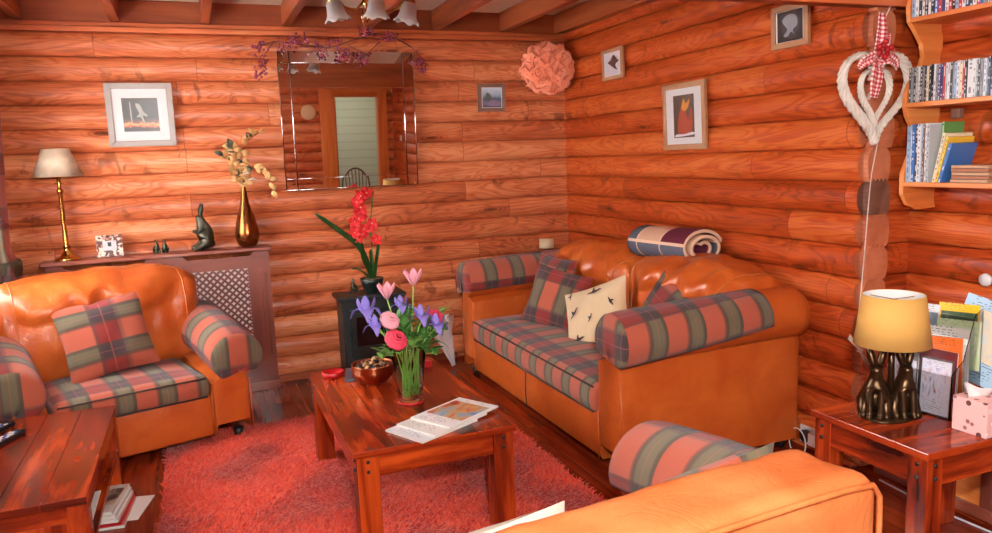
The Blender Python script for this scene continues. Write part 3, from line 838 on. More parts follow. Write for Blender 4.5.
# ------------------------------------------------------------------ RUG
RX0, RX1, RY0, RY1 = -3.01, -1.23, -3.05, -.93
rg = random.Random(5)
RUG = empty('shag_rug', ((RX0 + RX1) / 2, (RY0 + RY1) / 2, 0), 0, 'deep pile red shag rug under the coffee table', 'rug')
cx0, cy0 = RUG.location.x, RUG.location.y
MT['rugback'] = plain('rug_backing', (186, 48, 40), .95, nz=.1)
m = M(); m.rbox(RX0 - cx0, RX1 - cx0, RY0 - cy0, RY1 - cy0, .001, .014, .006, (6, 6, 1)); m.build('rug_base', 'rugback', RUG)
s = NT('rug_pile'); u, v, _ = s.sep(s.uv())
pc = s.ramp(u, [(0, srgb(200, 50, 34)), (.5, srgb(214, 66, 44)), (1, srgb(226, 98, 70))])
MT['rugpile'] = s.done(pc, .9, 0, .1, **{'Sheen Weight': .3})
def pile():
    vs = []; fs = []; uv = []
    NP = 62000
    for i in range(NP):
        x = rg.uniform(RX0, RX1) - cx0; y = rg.uniform(RY0, RY1) - cy0
        # tufts fall in shared directions that drift across the rug
        a = noise.noise(V((x * 2.6, y * 2.6, 0))) * 5 + rg.uniform(-1.7, 1.7)
        lean = .012 + .016 * abs(noise.noise(V((x * 3, y * 3, 7)))) + rg.uniform(0, .012)
        h = .026 + .012 * noise.noise(V((x * 5, y * 5, 3))) + rg.uniform(-.005, .006)
        dx, dy = math.cos(a), math.sin(a); w = .0028
        px, py = -dy * w, dx * w
        b = len(vs)
        vs += [(x - px, y - py, .008), (x + px, y + py, .008), (x + dx * lean * .5 + px * .9, y + dy * lean * .5 + py * .9, h * .75), (x + dx * lean * .5 - px * .9, y + dy * lean * .5 - py * .9, h * .75), (x + dx * lean * 1.3, y + dy * lean * 1.3, h)]
        fs += [(b, b + 1, b + 2, b + 3), (b + 3, b + 2, b + 4)]
        q = rg.random(); uv += [[(q, 0)] * 4, [(q, 0)] * 3]
    mm = M(); mm.v = vs; mm.f = fs; mm.uv = uv; mm.mi = [0] * len(fs); return mm
o = pile().build('pile', 'rugpile', RUG, smooth=False); o['kind'] = 'stuff'

# ------------------------------------------------------------------ TABLES
def bolt(m, p, ax, r=.007):
    d = V((0, 0, 0)); d[ax[0]] = ax[1] * .004; p = V(p); m.cyl(p - d, p + d, r, r * .8, 10)
def table(name, x0, x1, y0, y1, h, leg, apr, label, over=.012, planks=4, axis=1):
    cx, cy = (x0 + x1) / 2, (y0 + y1) / 2
    E = empty(name, (cx, cy, 0), 0, label, 'table')
    a, b, c, d = x0 - cx, x1 - cx, y0 - cy, y1 - cy
    m = M(); t = .026
    for i in range(planks):
        if axis == 1:
            q0 = a + (b - a) * i / planks; q1 = a + (b - a) * (i + 1) / planks; m.box(q0 + .0004, q1 - .0004, c, d, h - t, h, along=1)
        else:
            q0 = c + (d - c) * i / planks; q1 = c + (d - c) * (i + 1) / planks; m.box(a, b, q0 + .0004, q1 - .0004, h - t, h, along=0)
    m.build('tabletop', 'sheesham', E, smooth=False, bevel=.003)
    for sx in (0, 1):
        for sy in (0, 1):
            lx = a + over if sx == 0 else b - over - leg; ly = c + over if sy == 0 else d - over - leg
            m = M(); m.box(lx, lx + leg, ly, ly + leg, 0, h - t, along=2); L = m.build('leg', 'sheesham', E, smooth=False, bevel=.004)
            for z in (h - t - apr * .25, h - t - apr * .7):
                q = M(); bolt(q, (lx + (0 if sx == 0 else leg), ly + leg / 2, z), (0, 1)); q.build('bolt', 'black', L)
                q = M(); bolt(q, (lx + leg / 2, ly + (0 if sy == 0 else leg), z), (1, 1)); q.build('bolt', 'black', L)
    for yy in (c + over + .004, d - over - .034):
        m = M(); m.box(a + over + leg, b - over - leg, yy, yy + .03, h - t - apr, h - t, along=0); m.build('apron', 'sheesham', E, smooth=False, bevel=.003)
    for xx in (a + over + .004, b - over - .034):
        m = M(); m.box(xx, xx + .03, c + over + leg, d - over - leg, h - t - apr, h - t, along=1); m.build('apron', 'sheesham', E, smooth=False, bevel=.003)
    return E
CT = table('coffee_table', -2.30, -1.65, -2.72, -1.55, .45, .085, .085, 'dark red-brown wooden coffee table standing on the red rug')
ST = table('side_table', -.745, -.06, -3.80, -3.32, .55, .07, .095, 'dark red-brown wooden side table holding the lamp and the leaflets', axis=0)
# low TV chest, open on its right side
def chest():
    x0, x1, y0, y1, h = -3.88, -3.185, -2.55, -1.49, .405
    cx, cy = (x0 + x1) / 2, (y0 + y1) / 2
    E = empty('television_chest', (cx, cy, 0), 0, 'low dark wooden chest with an open side shelf at the left edge of the photo', 'chest')
    a, b, c, d = x0 - cx, x1 - cx, y0 - cy, y1 - cy
    m = M()
    for i in range(5):
        q0 = a + (b - a) * i / 5; m.box(q0 + .0004, q0 + (b - a) / 5 - .0004, c - .012, d + .012, h - .028, h, along=1)
    m.build('tabletop', 'sheesham', E, smooth=False, bevel=.003)
    for sx in (0, 1):
        for sy in (0, 1):
            lx = a if sx == 0 else b - .065; ly = c if sy == 0 else d - .065
            q = M(); q.box(lx, lx + .065, ly, ly + .065, 0, h - .028, along=2); q.build('leg', 'sheesham', E, smooth=False, bevel=.004)
    q = M(); q.box(a + .065, b - .065, c + .008, c + .03, .12, h - .09, along=2); q.build('end_panel', 'sheesham', E, smooth=False, bevel=.003)
    q = M(); q.box(a + .065, b - .065, d - .03, d - .008, .12, h - .09, along=2); q.build('end_panel', 'sheesham', E, smooth=False, bevel=.003)
    for yy in (c + .004, d - .034):
        q = M(); q.box(a + .065, b - .065, yy, yy + .03, h - .09, h - .028, along=0); q.build('rail', 'sheesham', E, smooth=False, bevel=.003)
    q = M(); q.box(b - .03, b - .004, c + .065, d - .065, h - .075, h - .028, along=1); q.build('rail', 'sheesham', E, smooth=False, bevel=.003)
    q = M(); q.box(a + .01, b - .004, c + .03, d - .03, .185, .205, along=1); q.build('shelf', 'sheesham', E, smooth=False, bevel=.003)
    q = M(); q.box(a + .01, b - .07, c + .03, d - .03, .10, .12, along=1); q.build('shelf', 'sheesham', E, smooth=False, bevel=.003)
    q = M(); q.box(a + .30, a + .32, c + .03, d - .03, .12, h - .028, along=1); q.build('back_panel', 'sheesham', E, smooth=False, bevel=.003)
    return E
chest()
o = M().box(-.10, .10, -.14, .14, 0, .006).build('magazine', 'paper', smooth=False); o.location = (-3.26, -2.50, .258); o.rotation_euler = (0, R(-9), 0)
tag(o, 'pale magazine sticking out of the open shelf of the low chest', 'magazine')
o.location = (-3.30, -2.25, .223)

def cover_mat(name, base, cols, seed, sx=9, sy=14, lines=True):
    """printed cover: photo panel and text-like lines laid out in uv 0..1"""
    s = NT(name); u, v, _ = s.sep(s.uv())
    iu = s.math('FLOOR', s.math('MULTIPLY', u, sx)); iv = s.math('FLOOR', s.math('MULTIPLY', v, sy))
    n1 = s.noise(s.comb(s.math('MULTIPLY', u, 4.0), s.math('MULTIPLY', v, 3.0), seed * 3.1), 1.0, 4, .6, .5)
    st_ = [(.25 + .5 * i / max(1, len(cols) - 1), srgb(*c)) for i, c in enumerate(cols)]
    photo = s.ramp(n1, st_)
    pm = s.math('MULTIPLY', s.smooth(v, .26, .27), s.math('SUBTRACT', 1.0, s.smooth(v, .86, .87)))
    pm = s.math('MULTIPLY', pm, s.math('MULTIPLY', s.smooth(u, .05, .06), s.math('SUBTRACT', 1.0, s.smooth(u, .94, .95))))
    c = s.mix(pm, srgb(*base), photo)
    if lines:
        r = s.white(s.comb(s.math('FLOOR', s.math('MULTIPLY', u, 26.0)), s.math('FLOOR', s.math('MULTIPLY', v, 30.0)), seed))
        fv = s.math('FRACT', s.math('MULTIPLY', v, 30.0))
        ln = s.math('MULTIPLY', s.math('MULTIPLY', s.math('GREATER_THAN', fv, .72), s.math('GREATER_THAN', r, .55)), s.math('SUBTRACT', 1.0, pm))
        ln = s.math('MULTIPLY', ln, s.math('MULTIPLY', s.math('LESS_THAN', s.math('ABSOLUTE', s.math('SUBTRACT', u, .45)), .34), s.math('GREATER_THAN', v, .06)))
        c = s.mix(s.math('MULTIPLY', ln, .75), c, srgb(60, 62, 70))
    return s.done(c, .35, 0, .5)
def booklet(name, w, l, t, mat, loc, rot, label, cat, group=None, edge='paper'):
    """flat magazine: w along x, l along y, printed top"""
    E = M(); E.box(-w / 2, w / 2, -l / 2, l / 2, 0, t); o = E.build(name, edge, smooth=False, loc=loc, rot=rot, bevel=.0008)
    q = M(); q.add([(-w / 2, -l / 2, t + .0006), (w / 2, -l / 2, t + .0006), (w / 2, l / 2, t + .0006), (-w / 2, l / 2, t + .0006)], [(0, 1, 2, 3)], [[(0, 0), (1, 0), (1, 1), (0, 1)]])
    q.build('cover', mat, o, smooth=False)
    return tag(o, label, cat, group)
mg = [cover_mat('mag_a', (214, 218, 222), [(70, 96, 140), (160, 180, 200), (110, 80, 70)], 1),
      cover_mat('mag_b', (224, 222, 220), [(60, 80, 110), (200, 190, 170), (80, 60, 60)], 2),
      cover_mat('mag_c', (228, 230, 232), [(44, 96, 150), (120, 160, 190), (190, 150, 90), (170, 50, 40), (90, 90, 90)], 3)]
ang = R(28)
G = 'magazines on the coffee table'
dv = V((math.cos(ang), math.sin(ang), 0))
for i, (k, lab) in enumerate(((-.06, 'lowest magazine of the fanned stack on the coffee table, showing at its left end'), (0.0, 'middle magazine of the fanned stack on the coffee table'), (.075, 'topmost magazine of the fanned stack with a blue and red landscape cover'))):
    c = V((-1.905, -2.555, .4505 + .0075 * i)) + dv * k
    booklet('magazine', .215, .30, .0068, mg[i], c, (0, 0, ang - PI / 2 + (.03 * i - .03)), lab, 'magazine', G)
# papers on the floor beside the chest
G = 'papers piled on the floor'
nm_ = cover_mat('news_a', (206, 200, 192), [(90, 66, 56), (200, 170, 150), (60, 46, 42), (110, 76, 60)], 6.7)
pk = cover_mat('news_b', (206, 110, 110), [(190, 80, 84), (220, 160, 150)], 7)
cols = [(pk, .012, 'pink folded newspaper at the bottom of the pile on the floor beside the chest'), ('red', .010, 'magazine with a red spine in the pile on the floor, second from the bottom'),
        (mg[1], .016, 'pale magazine in the middle of the pile on the floor beside the chest'), (mg[0], .016, 'white magazine just under the top of the pile on the floor'), (nm_, .014, 'topmost newspaper of the pile on the floor, with brown photographs')]
z = 0.001
for i, (mt, t, lab) in enumerate(cols):
    booklet('newspaper' if i in (0, 4) else 'magazine', .20, .29, t, mt if not isinstance(mt, str) else MT[mt], (-3.235 - .008 * i, -1.80 + .004 * i, z), (0, 0, R(-6 - i)), lab, 'magazine' if i not in (0, 4) else 'newspaper', G, 'paper' if mt != 'red' else 'red'); z += t + .002
o = booklet('envelope', .20, .24, .004, MT['white'], (-3.17, -1.76, .001), (0, 0, R(-14)), 'white envelope lying on the floor under the right edge of the paper pile', 'envelope')
# remotes on the chest
for i, (x, y, a, body, lab) in enumerate(((-3.565, -1.80, -24, 'black_plastic', 'dark remote control with blue and white buttons on the low chest'), (-3.63, -1.66, -24, 'black_plastic', 'second dark remote control on the low chest, behind the blue-buttoned one'))):
    m = M(); m.rbox(-.027, .027, -.09, .09, 0, .022, .008, (3, 6, 2)); o = m.build('remote_control', body, loc=(x, y, .4055), rot=(0, 0, R(a))); tag(o, lab, 'remote control')
    for r_ in range(5):
        for c_ in range(3):
            q = M(); q.rbox(-.019 + .0135 * c_, -.009 + .0135 * c_, -.07 + .026 * r_, -.052 + .026 * r_, .0215, .0245, .002, (1, 1, 1))
            b_ = q.build('button', plain('blue_button', (50, 96, 180), .4) if (r_ + c_ + i) % 3 == 0 else 'white_plastic', o)

# ------------------------------------------------------------------ COFFEE TABLE ITEMS
TZ = .4505
m = M(); m.lathe([(.0005, 0), (.054, 0), (.056, .006), (.054, .008), (.0005, .008)], 32); o = m.build('coaster', 'red', loc=(-1.95, -2.245, TZ)); tag(o, 'round red coaster under the glass flower vase', 'coaster')
VX, VY, VZ = -1.95, -2.245, TZ + .0085
VS = empty('glass_vase', (VX, VY, VZ), 0, 'tall clear tapering glass vase full of stems on the coffee table', 'vase')
m = M(); m.lathe([(.0005, 0), (.050, 0), (.053, .004), (.060, .09), (.080, .25), (.0785, .252), (.0765, .25), (.0565, .09), (.049, .018), (.0005, .016)], 36); m.build('glass_body', 'glass', VS)
m = M(); m.lathe([(.0005, .0165), (.0485, .0185), (.056, .09), (.066, .165), (.0005, .165)], 32); m.build('water', 'water', VS)
# flowers
def leaf(m, base, tip, w, bend=.0, side=None, n=8, fold=.25):
    base, tip = V(base), V(tip); d = tip - base; sd = side or d.cross(V((0, 0, 1))); sd = V(sd).normalized() if V(sd).length > 1e-6 else V((1, 0, 0))
    up = sd.cross(d).normalized()
    def f(a, b):
        ww = w * math.sin(PI * min(1, (a * .92 + .06))) ** .7; c = 2 * b - 1
        return tuple(base + d * a + up * (bend * math.sin(PI * a)) + sd * ww * c + up * abs(c) * ww * fold)
    m.grid(f, n, 2)
def stem_pts(tip):
    bx = V((rs.uniform(-.03, .03), rs.uniform(-.03, .03), .02)); rim = V(tip) * .36; rim.z = .23
    r_ = math.hypot(rim.x, rim.y)
    if r_ > .06: rim.x *= .06 / r_; rim.y *= .06 / r_
    P = []
    for i in range(7):
        t = i / 6
        if t < .5: p = bx.lerp(rim, t * 2)
        else: p = rim.lerp(V(tip), t * 2 - 1); p.z += .01 * math.sin(PI * (t * 2 - 1))
        P.append(p)
    return P
def bloom_tulip(m, c, s, col=None, open_=.5):
    for k in range(6):
        a = k * PI / 3 + .2; 
        def f(u, v, a=a, k=k):
            h = u; wd = math.sin(PI * min(1, u * .85 + .1)) * .55; th = a + (v - .5) * 2 * wd
            r = s * (.16 + .55 * math.sin(PI * (u * .62)) + open_ * u * u * .8) * (1 if k % 2 else .9)
            return (c[0] + r * math.cos(th), c[1] + r * math.sin(th), c[2] + s * 1.7 * h)
        m.grid(f, 6, 4)
def bloom_rose(m, c, s, mx=None, layers=5):
    for L in range(layers):
        n = 4 + L; R0 = s * (.18 + .82 * L / (layers - 1))
        for k in range(n):
            a = 2 * PI * k / n + L * .7
            def f(u, v, a=a, R0=R0, n=n, L=L):
                th = a + (v - .5) * 2 * (PI / n) * 1.35; r = R0 * (.35 + .65 * math.sin(PI * .5 * u)) * (1 + .04 * math.sin(9 * v))
                z = s * (.75 * math.sin(PI * (.12 + u * .62)) * (1.15 - .13 * L)) - .1 * s * (L * u)
                return (c[0] + r * math.cos(th), c[1] + r * math.sin(th), c[2] + z)
            m.grid(f, 5, 4)
def bloom_iris(m, c, s):
    for k in range(3):
        a = k * 2 * PI / 3 + .4
        def fall(u, v, a=a):
            w = .42 * math.sin(PI * min(1, .15 + u * .8)); x = s * (1.25 * u); z = s * (.55 * math.sin(PI * u * .8) - .75 * u * u); y = s * w * (2 * v - 1) * (1 + .12 * math.sin(u * 14))
            return (c[0] + x * math.cos(a) - y * math.sin(a), c[1] + x * math.sin(a) + y * math.cos(a), c[2] + z)
        m.grid(fall, 8, 5)
        a += PI / 3
        def stand(u, v, a=a):
            w = .3 * math.sin(PI * min(1, .1 + u * .85)); x = s * (.15 + .5 * math.sin(PI * .5 * u)); z = s * 1.15 * u; y = s * w * (2 * v - 1)
            return (c[0] + x * math.cos(a) - y * math.sin(a), c[1] + x * math.sin(a) + y * math.cos(a), c[2] + z)
        m.grid(stand, 7, 4)
rs = random.Random(11)
FG = 'flowers and leaves in the glass vase'
def flower(kind, tip, s, mat, label, leaves=2):
    E = empty(kind, (VX, VY, VZ), 0, label, 'flower', FG)
    P = stem_pts(tip); m = M(); m.tube(P, .0032, 6); m.build('stem', 'stem', E)
    m = M(); t = V(tip)
    if 'tulip' in kind: bloom_tulip(m, t, s)
    elif 'iris' in kind: bloom_iris(m, t, s)
    else:
        mm = Matrix.Translation(t) @ Matrix.Rotation(R(48), 4, V((1, .35, 0))); bloom_rose(m, (0, 0, 0), s); m.v = [tuple(mm @ V(p)) for p in m.v]
    m.build('bloom', mat, E, solid=.0008)
    for i in range(leaves):
        b = P[3 + i % 2]; m = M(); a = rs.uniform(0, 6.28)
        leaf(m, b, b + V((math.cos(a) * .07, math.sin(a) * .07, .10 + rs.uniform(0, .05))), .013, .02)
        m.build('leaf', 'green', E, solid=.0006)
rows = [('pink_tulip', (.045, .02, .50), .042, 'pink', 'pale pink tulip standing highest of the bouquet, right of centre'),
        ('pink_tulip', (-.075, .02, .455), .040, 'pink', 'pale pink tulip at the upper left of the bouquet beside the irises'),
        ('pink_ranunculus', (-.085, -.05, .375), .044, 'pink', 'rose-pink ruffled bloom at the left, above the crimson one'),
        ('red_ranunculus', (-.075, -.10, .30), .050, 'hotpink', 'crimson ruffled bloom at the lower left of the bouquet'),
        ('red_ranunculus', (.135, .02, .35), .042, 'hotpink', 'crimson bloom at the right edge of the bouquet behind an iris'),
        ('blue_iris', (-.165, .03, .40), .062, 'iris', 'blue-violet iris at the far left of the bouquet'),
        ('blue_iris', (-.145, -.04, .345), .048, 'iris', 'drooping blue-violet iris, lowest on the left of the bouquet'),
        ('blue_iris', (-.01, .04, .405), .046, 'iris', 'small blue-violet iris in the middle of the bouquet'),
        ('blue_iris', (.055, -.05, .365), .052, 'iris', 'blue-violet iris right of centre below the tallest tulip'),
        ('blue_iris', (.115, -.07, .325), .050, 'iris', 'blue-violet iris at the right of the bouquet beside the crimson bloom')]
for k, t, s_, mt, lab in rows: flower(k, t, s_, mt, lab)
def foliage(tips, mat, label, w=.014, n=9):
    E = empty('foliage_sprig', (VX, VY, VZ), 0, label, 'foliage', FG)
    P = stem_pts(tips); m = M(); m.tube(P, .0025, 6); m.build('stem', 'stem', E)
    m = M()
    for i in range(n):
        t = .5 + .5 * i / (n - 1); q = P[3].lerp(P[6], (t - .5) * 2); a = i * 2.4 + rs.uniform(-.3, .3)
        leaf(m, q, q + V((math.cos(a) * w * 3.6, math.sin(a) * w * 3.6, .02 + rs.uniform(-.02, .03))), w, .008)
    m.build('leaf_spray', mat, E, solid=.0006)
for t, mt, lab in (((.16, -.02, .30), 'green', 'broad green leaf sprig leaning out at the right of the bouquet'), ((.18, .06, .36), 'palegreen', 'yellow-green leaf sprig at the far right of the bouquet'),
                   ((-.13, -.06, .22), 'palegreen', 'pale leaf sprig hanging over the left rim of the vase'), ((-.03, -.06, .34), 'green', 'green leaf sprig in the front middle of the bouquet'),
                   ((.05, -.07, .28), 'green', 'green leaf sprig at the front right of the vase rim'), ((.02, .05, .36), 'green', 'green leaf sprig in the back middle of the bouquet'),
                   ((.10, -.09, .21), 'green', 'dark green leaf sprig drooping low over the right rim of the vase'), ((-.05, .0, .27), 'green', 'green leaf sprig low at the left of the vase mouth'),
                   ((.0, -.09, .26), 'palegreen', 'light green leaf sprig at the front of the vase mouth')):
    foliage(t, mt, lab, w=.017, n=12)
E_ = empty('long_leaf', (VX, VY, VZ), 0, 'single long green blade drooping out to the right of the vase', 'leaf', FG)
m = M(); leaf(m, (.045, -.02, .25), (.19, -.05, .20), .010, .03); m.build('blade', 'palegreen', E_, solid=.0006)
m = M(); m.tube([(.01, 0, .03), (.03, -.01, .15), (.045, -.02, .25)], .003, 6); m.build('stem', 'stem', E_)
# copper bowl with potpourri
BX, BY = -2.03, -1.87
m = M()
rh = random.Random(2)
def hammer(t, i, r, z): 
    d = .0015 * math.sin(t * 16 + i * 2.1) if 1 < i < 9 else 0
    return (r + d, z)
m.lathe([(.0005, 0), (.05, 0), (.072, .012), (.096, .04), (.105, .065), (.100, .088), (.103, .093), (.099, .094), (.095, .088), (.099, .066), (.09, .042), (.06, .012), (.0005, .008)], 48, wob=hammer)
o = m.build('copper_bowl', 'copper', loc=(BX, BY, TZ)); tag(o, 'round hammered copper bowl filled with potpourri on the coffee table', 'bowl')
m = M()
for i in range(95):
    a = rh.uniform(0, 6.28); r = .086 * math.sqrt(rh.random()); z = .068 + .03 * (1 - (r / .09) ** 2) + rh.uniform(-.008, .008); x, y = r * math.cos(a), r * math.sin(a)
    mx = T(x, y, z, rh.uniform(0, 6), rh.uniform(-1, 1), rh.uniform(-1, 1))
    mi = rh.choice((0, 0, 1, 2, 3))
    if i % 3: m.grid(lambda a_, b_: ((a_ - .5) * .032, (b_ - .5) * .016, .006 * math.cos(6 * (a_ - .5))), 4, 2, mx, mi)
    else: m.ball((0, 0, 0), .009, 5, (1, .8, .6), mx, mi)
o = m.build('potpourri', ['twig', 'driedpod', plain('dark_seed', (58, 38, 32), .8), plain('pale_shaving', (222, 196, 168), .8)], loc=(BX, BY, TZ), solid=.001); tag(o, 'brown and cream potpourri heaped in the copper bowl', 'potpourri', kind='stuff')
m = M(); m.ball((0, 0, 0), .02, 10, (1, .8, .5)); o = m.build('pale_pebble', plain('olive_pebble', (150, 130, 84), .4), loc=(BX + .02, BY + .02, TZ + .112)); tag(o, 'smooth olive-brown pebble on top of the potpourri', 'pebble')
# red dish, dark slab, red box
m = M(); m.lathe([(.0005, 0), (.045, 0), (.054, .01), (.056, .026), (.051, .028), (.048, .014), (.0005, .010)], 32, wob=lambda t, i, r, z: (r * (1 + .02 * math.sin(t * 12)), z)); o = m.build('red_dish', 'red', loc=(-2.19, -1.675, TZ)); tag(o, 'small round red glass dish at the far left corner of the coffee table', 'dish')
m = M(); m.rbox(-.024, .024, -.10, .10, 0, .018, .005, (3, 6, 2)); o = m.build('remote_control', plain('slate_plastic', (66, 74, 84), .4), loc=(-2.115, -1.72, TZ), rot=(0, 0, R(-12))); tag(o, 'slim slate-grey remote control lying left of the copper bowl', 'remote control')
m = M()
m.box(-.035, .035, -.03, .03, 0, .03); o = m.build('red_box', 'red', loc=(-1.735, -1.72, TZ), smooth=False, bevel=.003); tag(o, 'small bright red box behind the flower vase on the coffee table', 'box')

# ------------------------------------------------------------------ RADIATOR COVER
RC = empty('radiator_cover', (-2.97, 0, 0), 0, 'mahogany coloured radiator cover with a diagonal lattice grille against the back log wall', 'radiator cover')
x0, x1, yf = -.655, .645, -.185
m = M(); m.box(x0 - .02, x1 + .02, yf - .03, -.03, .945, .972, along=0); m.build('top_shelf', 'radwood', RC, smooth=False, bevel=.006)
m = M()
m.box(x0, x1, yf, yf + .018, .835, .915, along=0)                       # top rail with raised tabs
for a, b in ((x0, x0 + .12), (-.12, .14), (x1 - .12, x1)): m.prism([(a, .915), (b, .915), (b - .03, .945), (a + .03, .945)], yf, yf + .018)
m.box(x0, x1, yf, yf + .018, .03, .20, along=0)
m.box(x0, x0 + .14, yf, yf + .018, .20, .835, along=2); m.box(x1 - .14, x1, yf, yf + .018, .20, .835, along=2)
m.build('front_panel', 'radwood', RC, smooth=False)
for k in range(2):
    xs = x1 - .075 if k else x0 + .02
    for i in range(3):
        q = M(); q.box(xs + .02 * i, xs + .012 + .02 * i, yf - .006, yf, .24, .80, along=2); q.build('fluting', 'radwood', RC, smooth=False, bevel=.002)
for a in (x0, x1 - .018):
    m = M(); m.box(a, a + .018, yf + .018, -.03, .03, .945, along=2); m.build('side_panel', 'radwood', RC, smooth=False)
m = M(); m.box(x0 - .006, x1 + .006, yf - .012, yf, 0, .06, along=0); m.build('plinth', 'radwood', RC, smooth=False, bevel=.004)
# lattice
lx0, lx1, lz0, lz1 = x0 + .14, x1 - .14, .20, .835
m = M()
def clipseg(c, sgn):
    """line x*sgn - z = c inside the rectangle"""
    pts = []
    for x in (lx0, lx1):
        z = x * sgn - c
        if lz0 <= z <= lz1: pts.append((x, z))
    for z in (lz0, lz1):
        x = (z + c) / sgn
        if lx0 < x < lx1: pts.append((x, z))
    return pts
for sgn in (1, -1):
    c = -2.5
    while c < 2.5:
        p = clipseg(c, sgn)
        if len(p) == 2:
            a, b = V((p[0][0], 0, p[0][1])), V((p[1][0], 0, p[1][1])); d = (b - a).normalized(); nn = V((-d.z, 0, d.x)) * .0068
            yy = yf + .006 + (.003 if sgn > 0 else 0)
            q = [a - nn, b - nn, b + nn, a + nn]
            m.add([(v_.x, yy, v_.z) for v_ in q] + [(v_.x, yy + .003, v_.z) for v_ in q], [(0, 1, 2, 3), (7, 6, 5, 4), (0, 4, 5, 1), (2, 6, 7, 3)])
        c += .0445
m.build('lattice_grille', 'radwood', RC, smooth=False)
m = M(); m.box(lx0 - .02, lx1 + .02, yf + .0185, yf + .0215, lz0 - .02, lz1 + .02); m.build('backing', 'white', RC, smooth=False)
RT = .9725
# brass lamp
LP = empty('table_lamp', (-3.50, -.115, RT), 0, 'slender brass table lamp with a pale mottled shade on the radiator cover', 'lamp')
m = M(); m.lathe([(.0005, 0), (.072, 0), (.074, .006), (.066, .014), (.05, .018), (.036, .03), (.022, .055), (.014, .07), (.020, .078), (.020, .086), (.014, .094), (.0135, .12), (.0115, .40), (.014, .405), (.019, .415), (.019, .425), (.012, .435), (.010, .46), (.010, .535), (.0005, .54)], 32); m.build('lamp_base', 'brass', LP)
m = M(); m.tube([(-.026, 0, .467), (.026, 0, .467)], .0025, 6); m.build('switch_bar', 'brass', LP)
MT['shade_pale'] = plain('mottled_linen_shade', (232, 210, 180), .9, nz=.2)
m = M(); m.lathe([(.137, .508), (.138, .506), (.075, .672), (.074, .672), (.136, .508)], 40); m.build('lamp_shade', 'shade_pale', LP)
m = M(); m.tube([(.138 * math.cos(t / 10 * PI), .138 * math.sin(t / 10 * PI), .508) for t in range(21)], .002, 5); m.build('shade_trim', 'cream', LP)
# frame with mosaic border, leaning back
s = NT('mosaic_border'); vo = s.vor(s.uv(), 62.0); q = s.sep(vo['Color'])[0]
MT['mosaic'] = s.done(s.ramp(q, [(0, srgb(224, 200, 180)), (.36, srgb(190, 130, 110)), (.46, srgb(110, 46, 40)), (.7, srgb(76, 38, 36))], 'CONSTANT'), .3)
PF = empty('photo_frame', (-3.265, -.12, RT), R(6), 'small photo frame with a red and cream mosaic border on the radiator cover', 'photo frame')
mx = T(0, 0, .001, 0, 0, R(-12))
m = M(); m.box(-.074, .074, -.006, .006, 0, .135, mx); m.build('frame', 'mosaic', PF, smooth=False, bevel=.002)
m = M(); m.box(-.038, .038, -.0075, -.006, .038, .098, mx); m.build('photo', plain('pale_photo', (214, 214, 218), .3), PF, smooth=False)
m = M(); m.tube([mx @ V((0, -.009, .06)), mx @ V((.004, -.009, .072))], .002, 5); m.build('photo_mark', 'black', PF)
m = M(); m.box(-.01, .01, .006, .06, .0, .09); m.build('easel_back', 'black', PF, smooth=False)
# hares
def hare_sit(name, loc, rz, s, mat, label, cat='figurine', ears=1.0, ear_spread=.01, sub=2):
    """upright sitting hare facing local -y; height about 1 unit * s (ears included)"""
    nodes = [(0, .10, .20, .155), (0, .05, .36, .13), (0, 0, .50, .095), (0, -.01, .60, .066), (0, -.05, .68, .078), (0, -.12, .66, .045),
             (0, .20, .12, .06), (0, .25, .14, .035)]
    edges = [(0, 1), (1, 2), (2, 3), (3, 4), (4, 5), (0, 6), (6, 7)]
    for sd in (-1, 1):
        b = len(nodes); e = ear_spread
        nodes += [(sd * .03, -.02, .74, .026), (sd * (.045 + e), .01, .86, .036), (sd * (.055 + 2 * e), .03, 1.0, .012)]; edges += [(4, b), (b, b + 1), (b + 1, b + 2)]
        b = len(nodes)
        nodes += [(sd * .08, -.02, .45, .042), (sd * .09, -.12, .38, .028), (sd * .075, -.19, .42, .022)]; edges += [(2, b), (b, b + 1), (b + 1, b + 2)]
        b = len(nodes)
        nodes += [(sd * .12, .04, .16, .085), (sd * .13, -.10, .06, .05), (sd * .13, -.24, .035, .034)]; edges += [(0, b), (b, b + 1), (b + 1, b + 2)]
    E = empty(name, loc, R(rz), label, cat)
    nodes = [(x, y, z, r * (1.22 if s > .2 else 1.6)) for x, y, z, r in nodes]
    skin('body', nodes, edges, mat, E, scale=s, sub=sub)
    return E
hare_sit('hare_figurine', (-2.72, -.12, RT), 100 - 180, .30, 'patina', 'dark standing hare figurine with raised paws on the radiator cover beside the vase')
for i, (x, lab) in enumerate(((-2.998, 'tiny dark hare figurine, left one of the pair on the radiator cover'), (-2.952, 'tiny dark hare figurine, right one of the pair on the radiator cover'))):
    hare_sit('hare_figurine', (x, -.12, RT), 20 - 40 * i, .088, 'patina', lab, sub=1)['group'] = 'pair of tiny hares'
hare_sit('hare_figurine', (-1.795, -.26, .613), -60, .10, 'patina', 'tiny dark hare figurine on top of the stove beside the plant pot', sub=1)
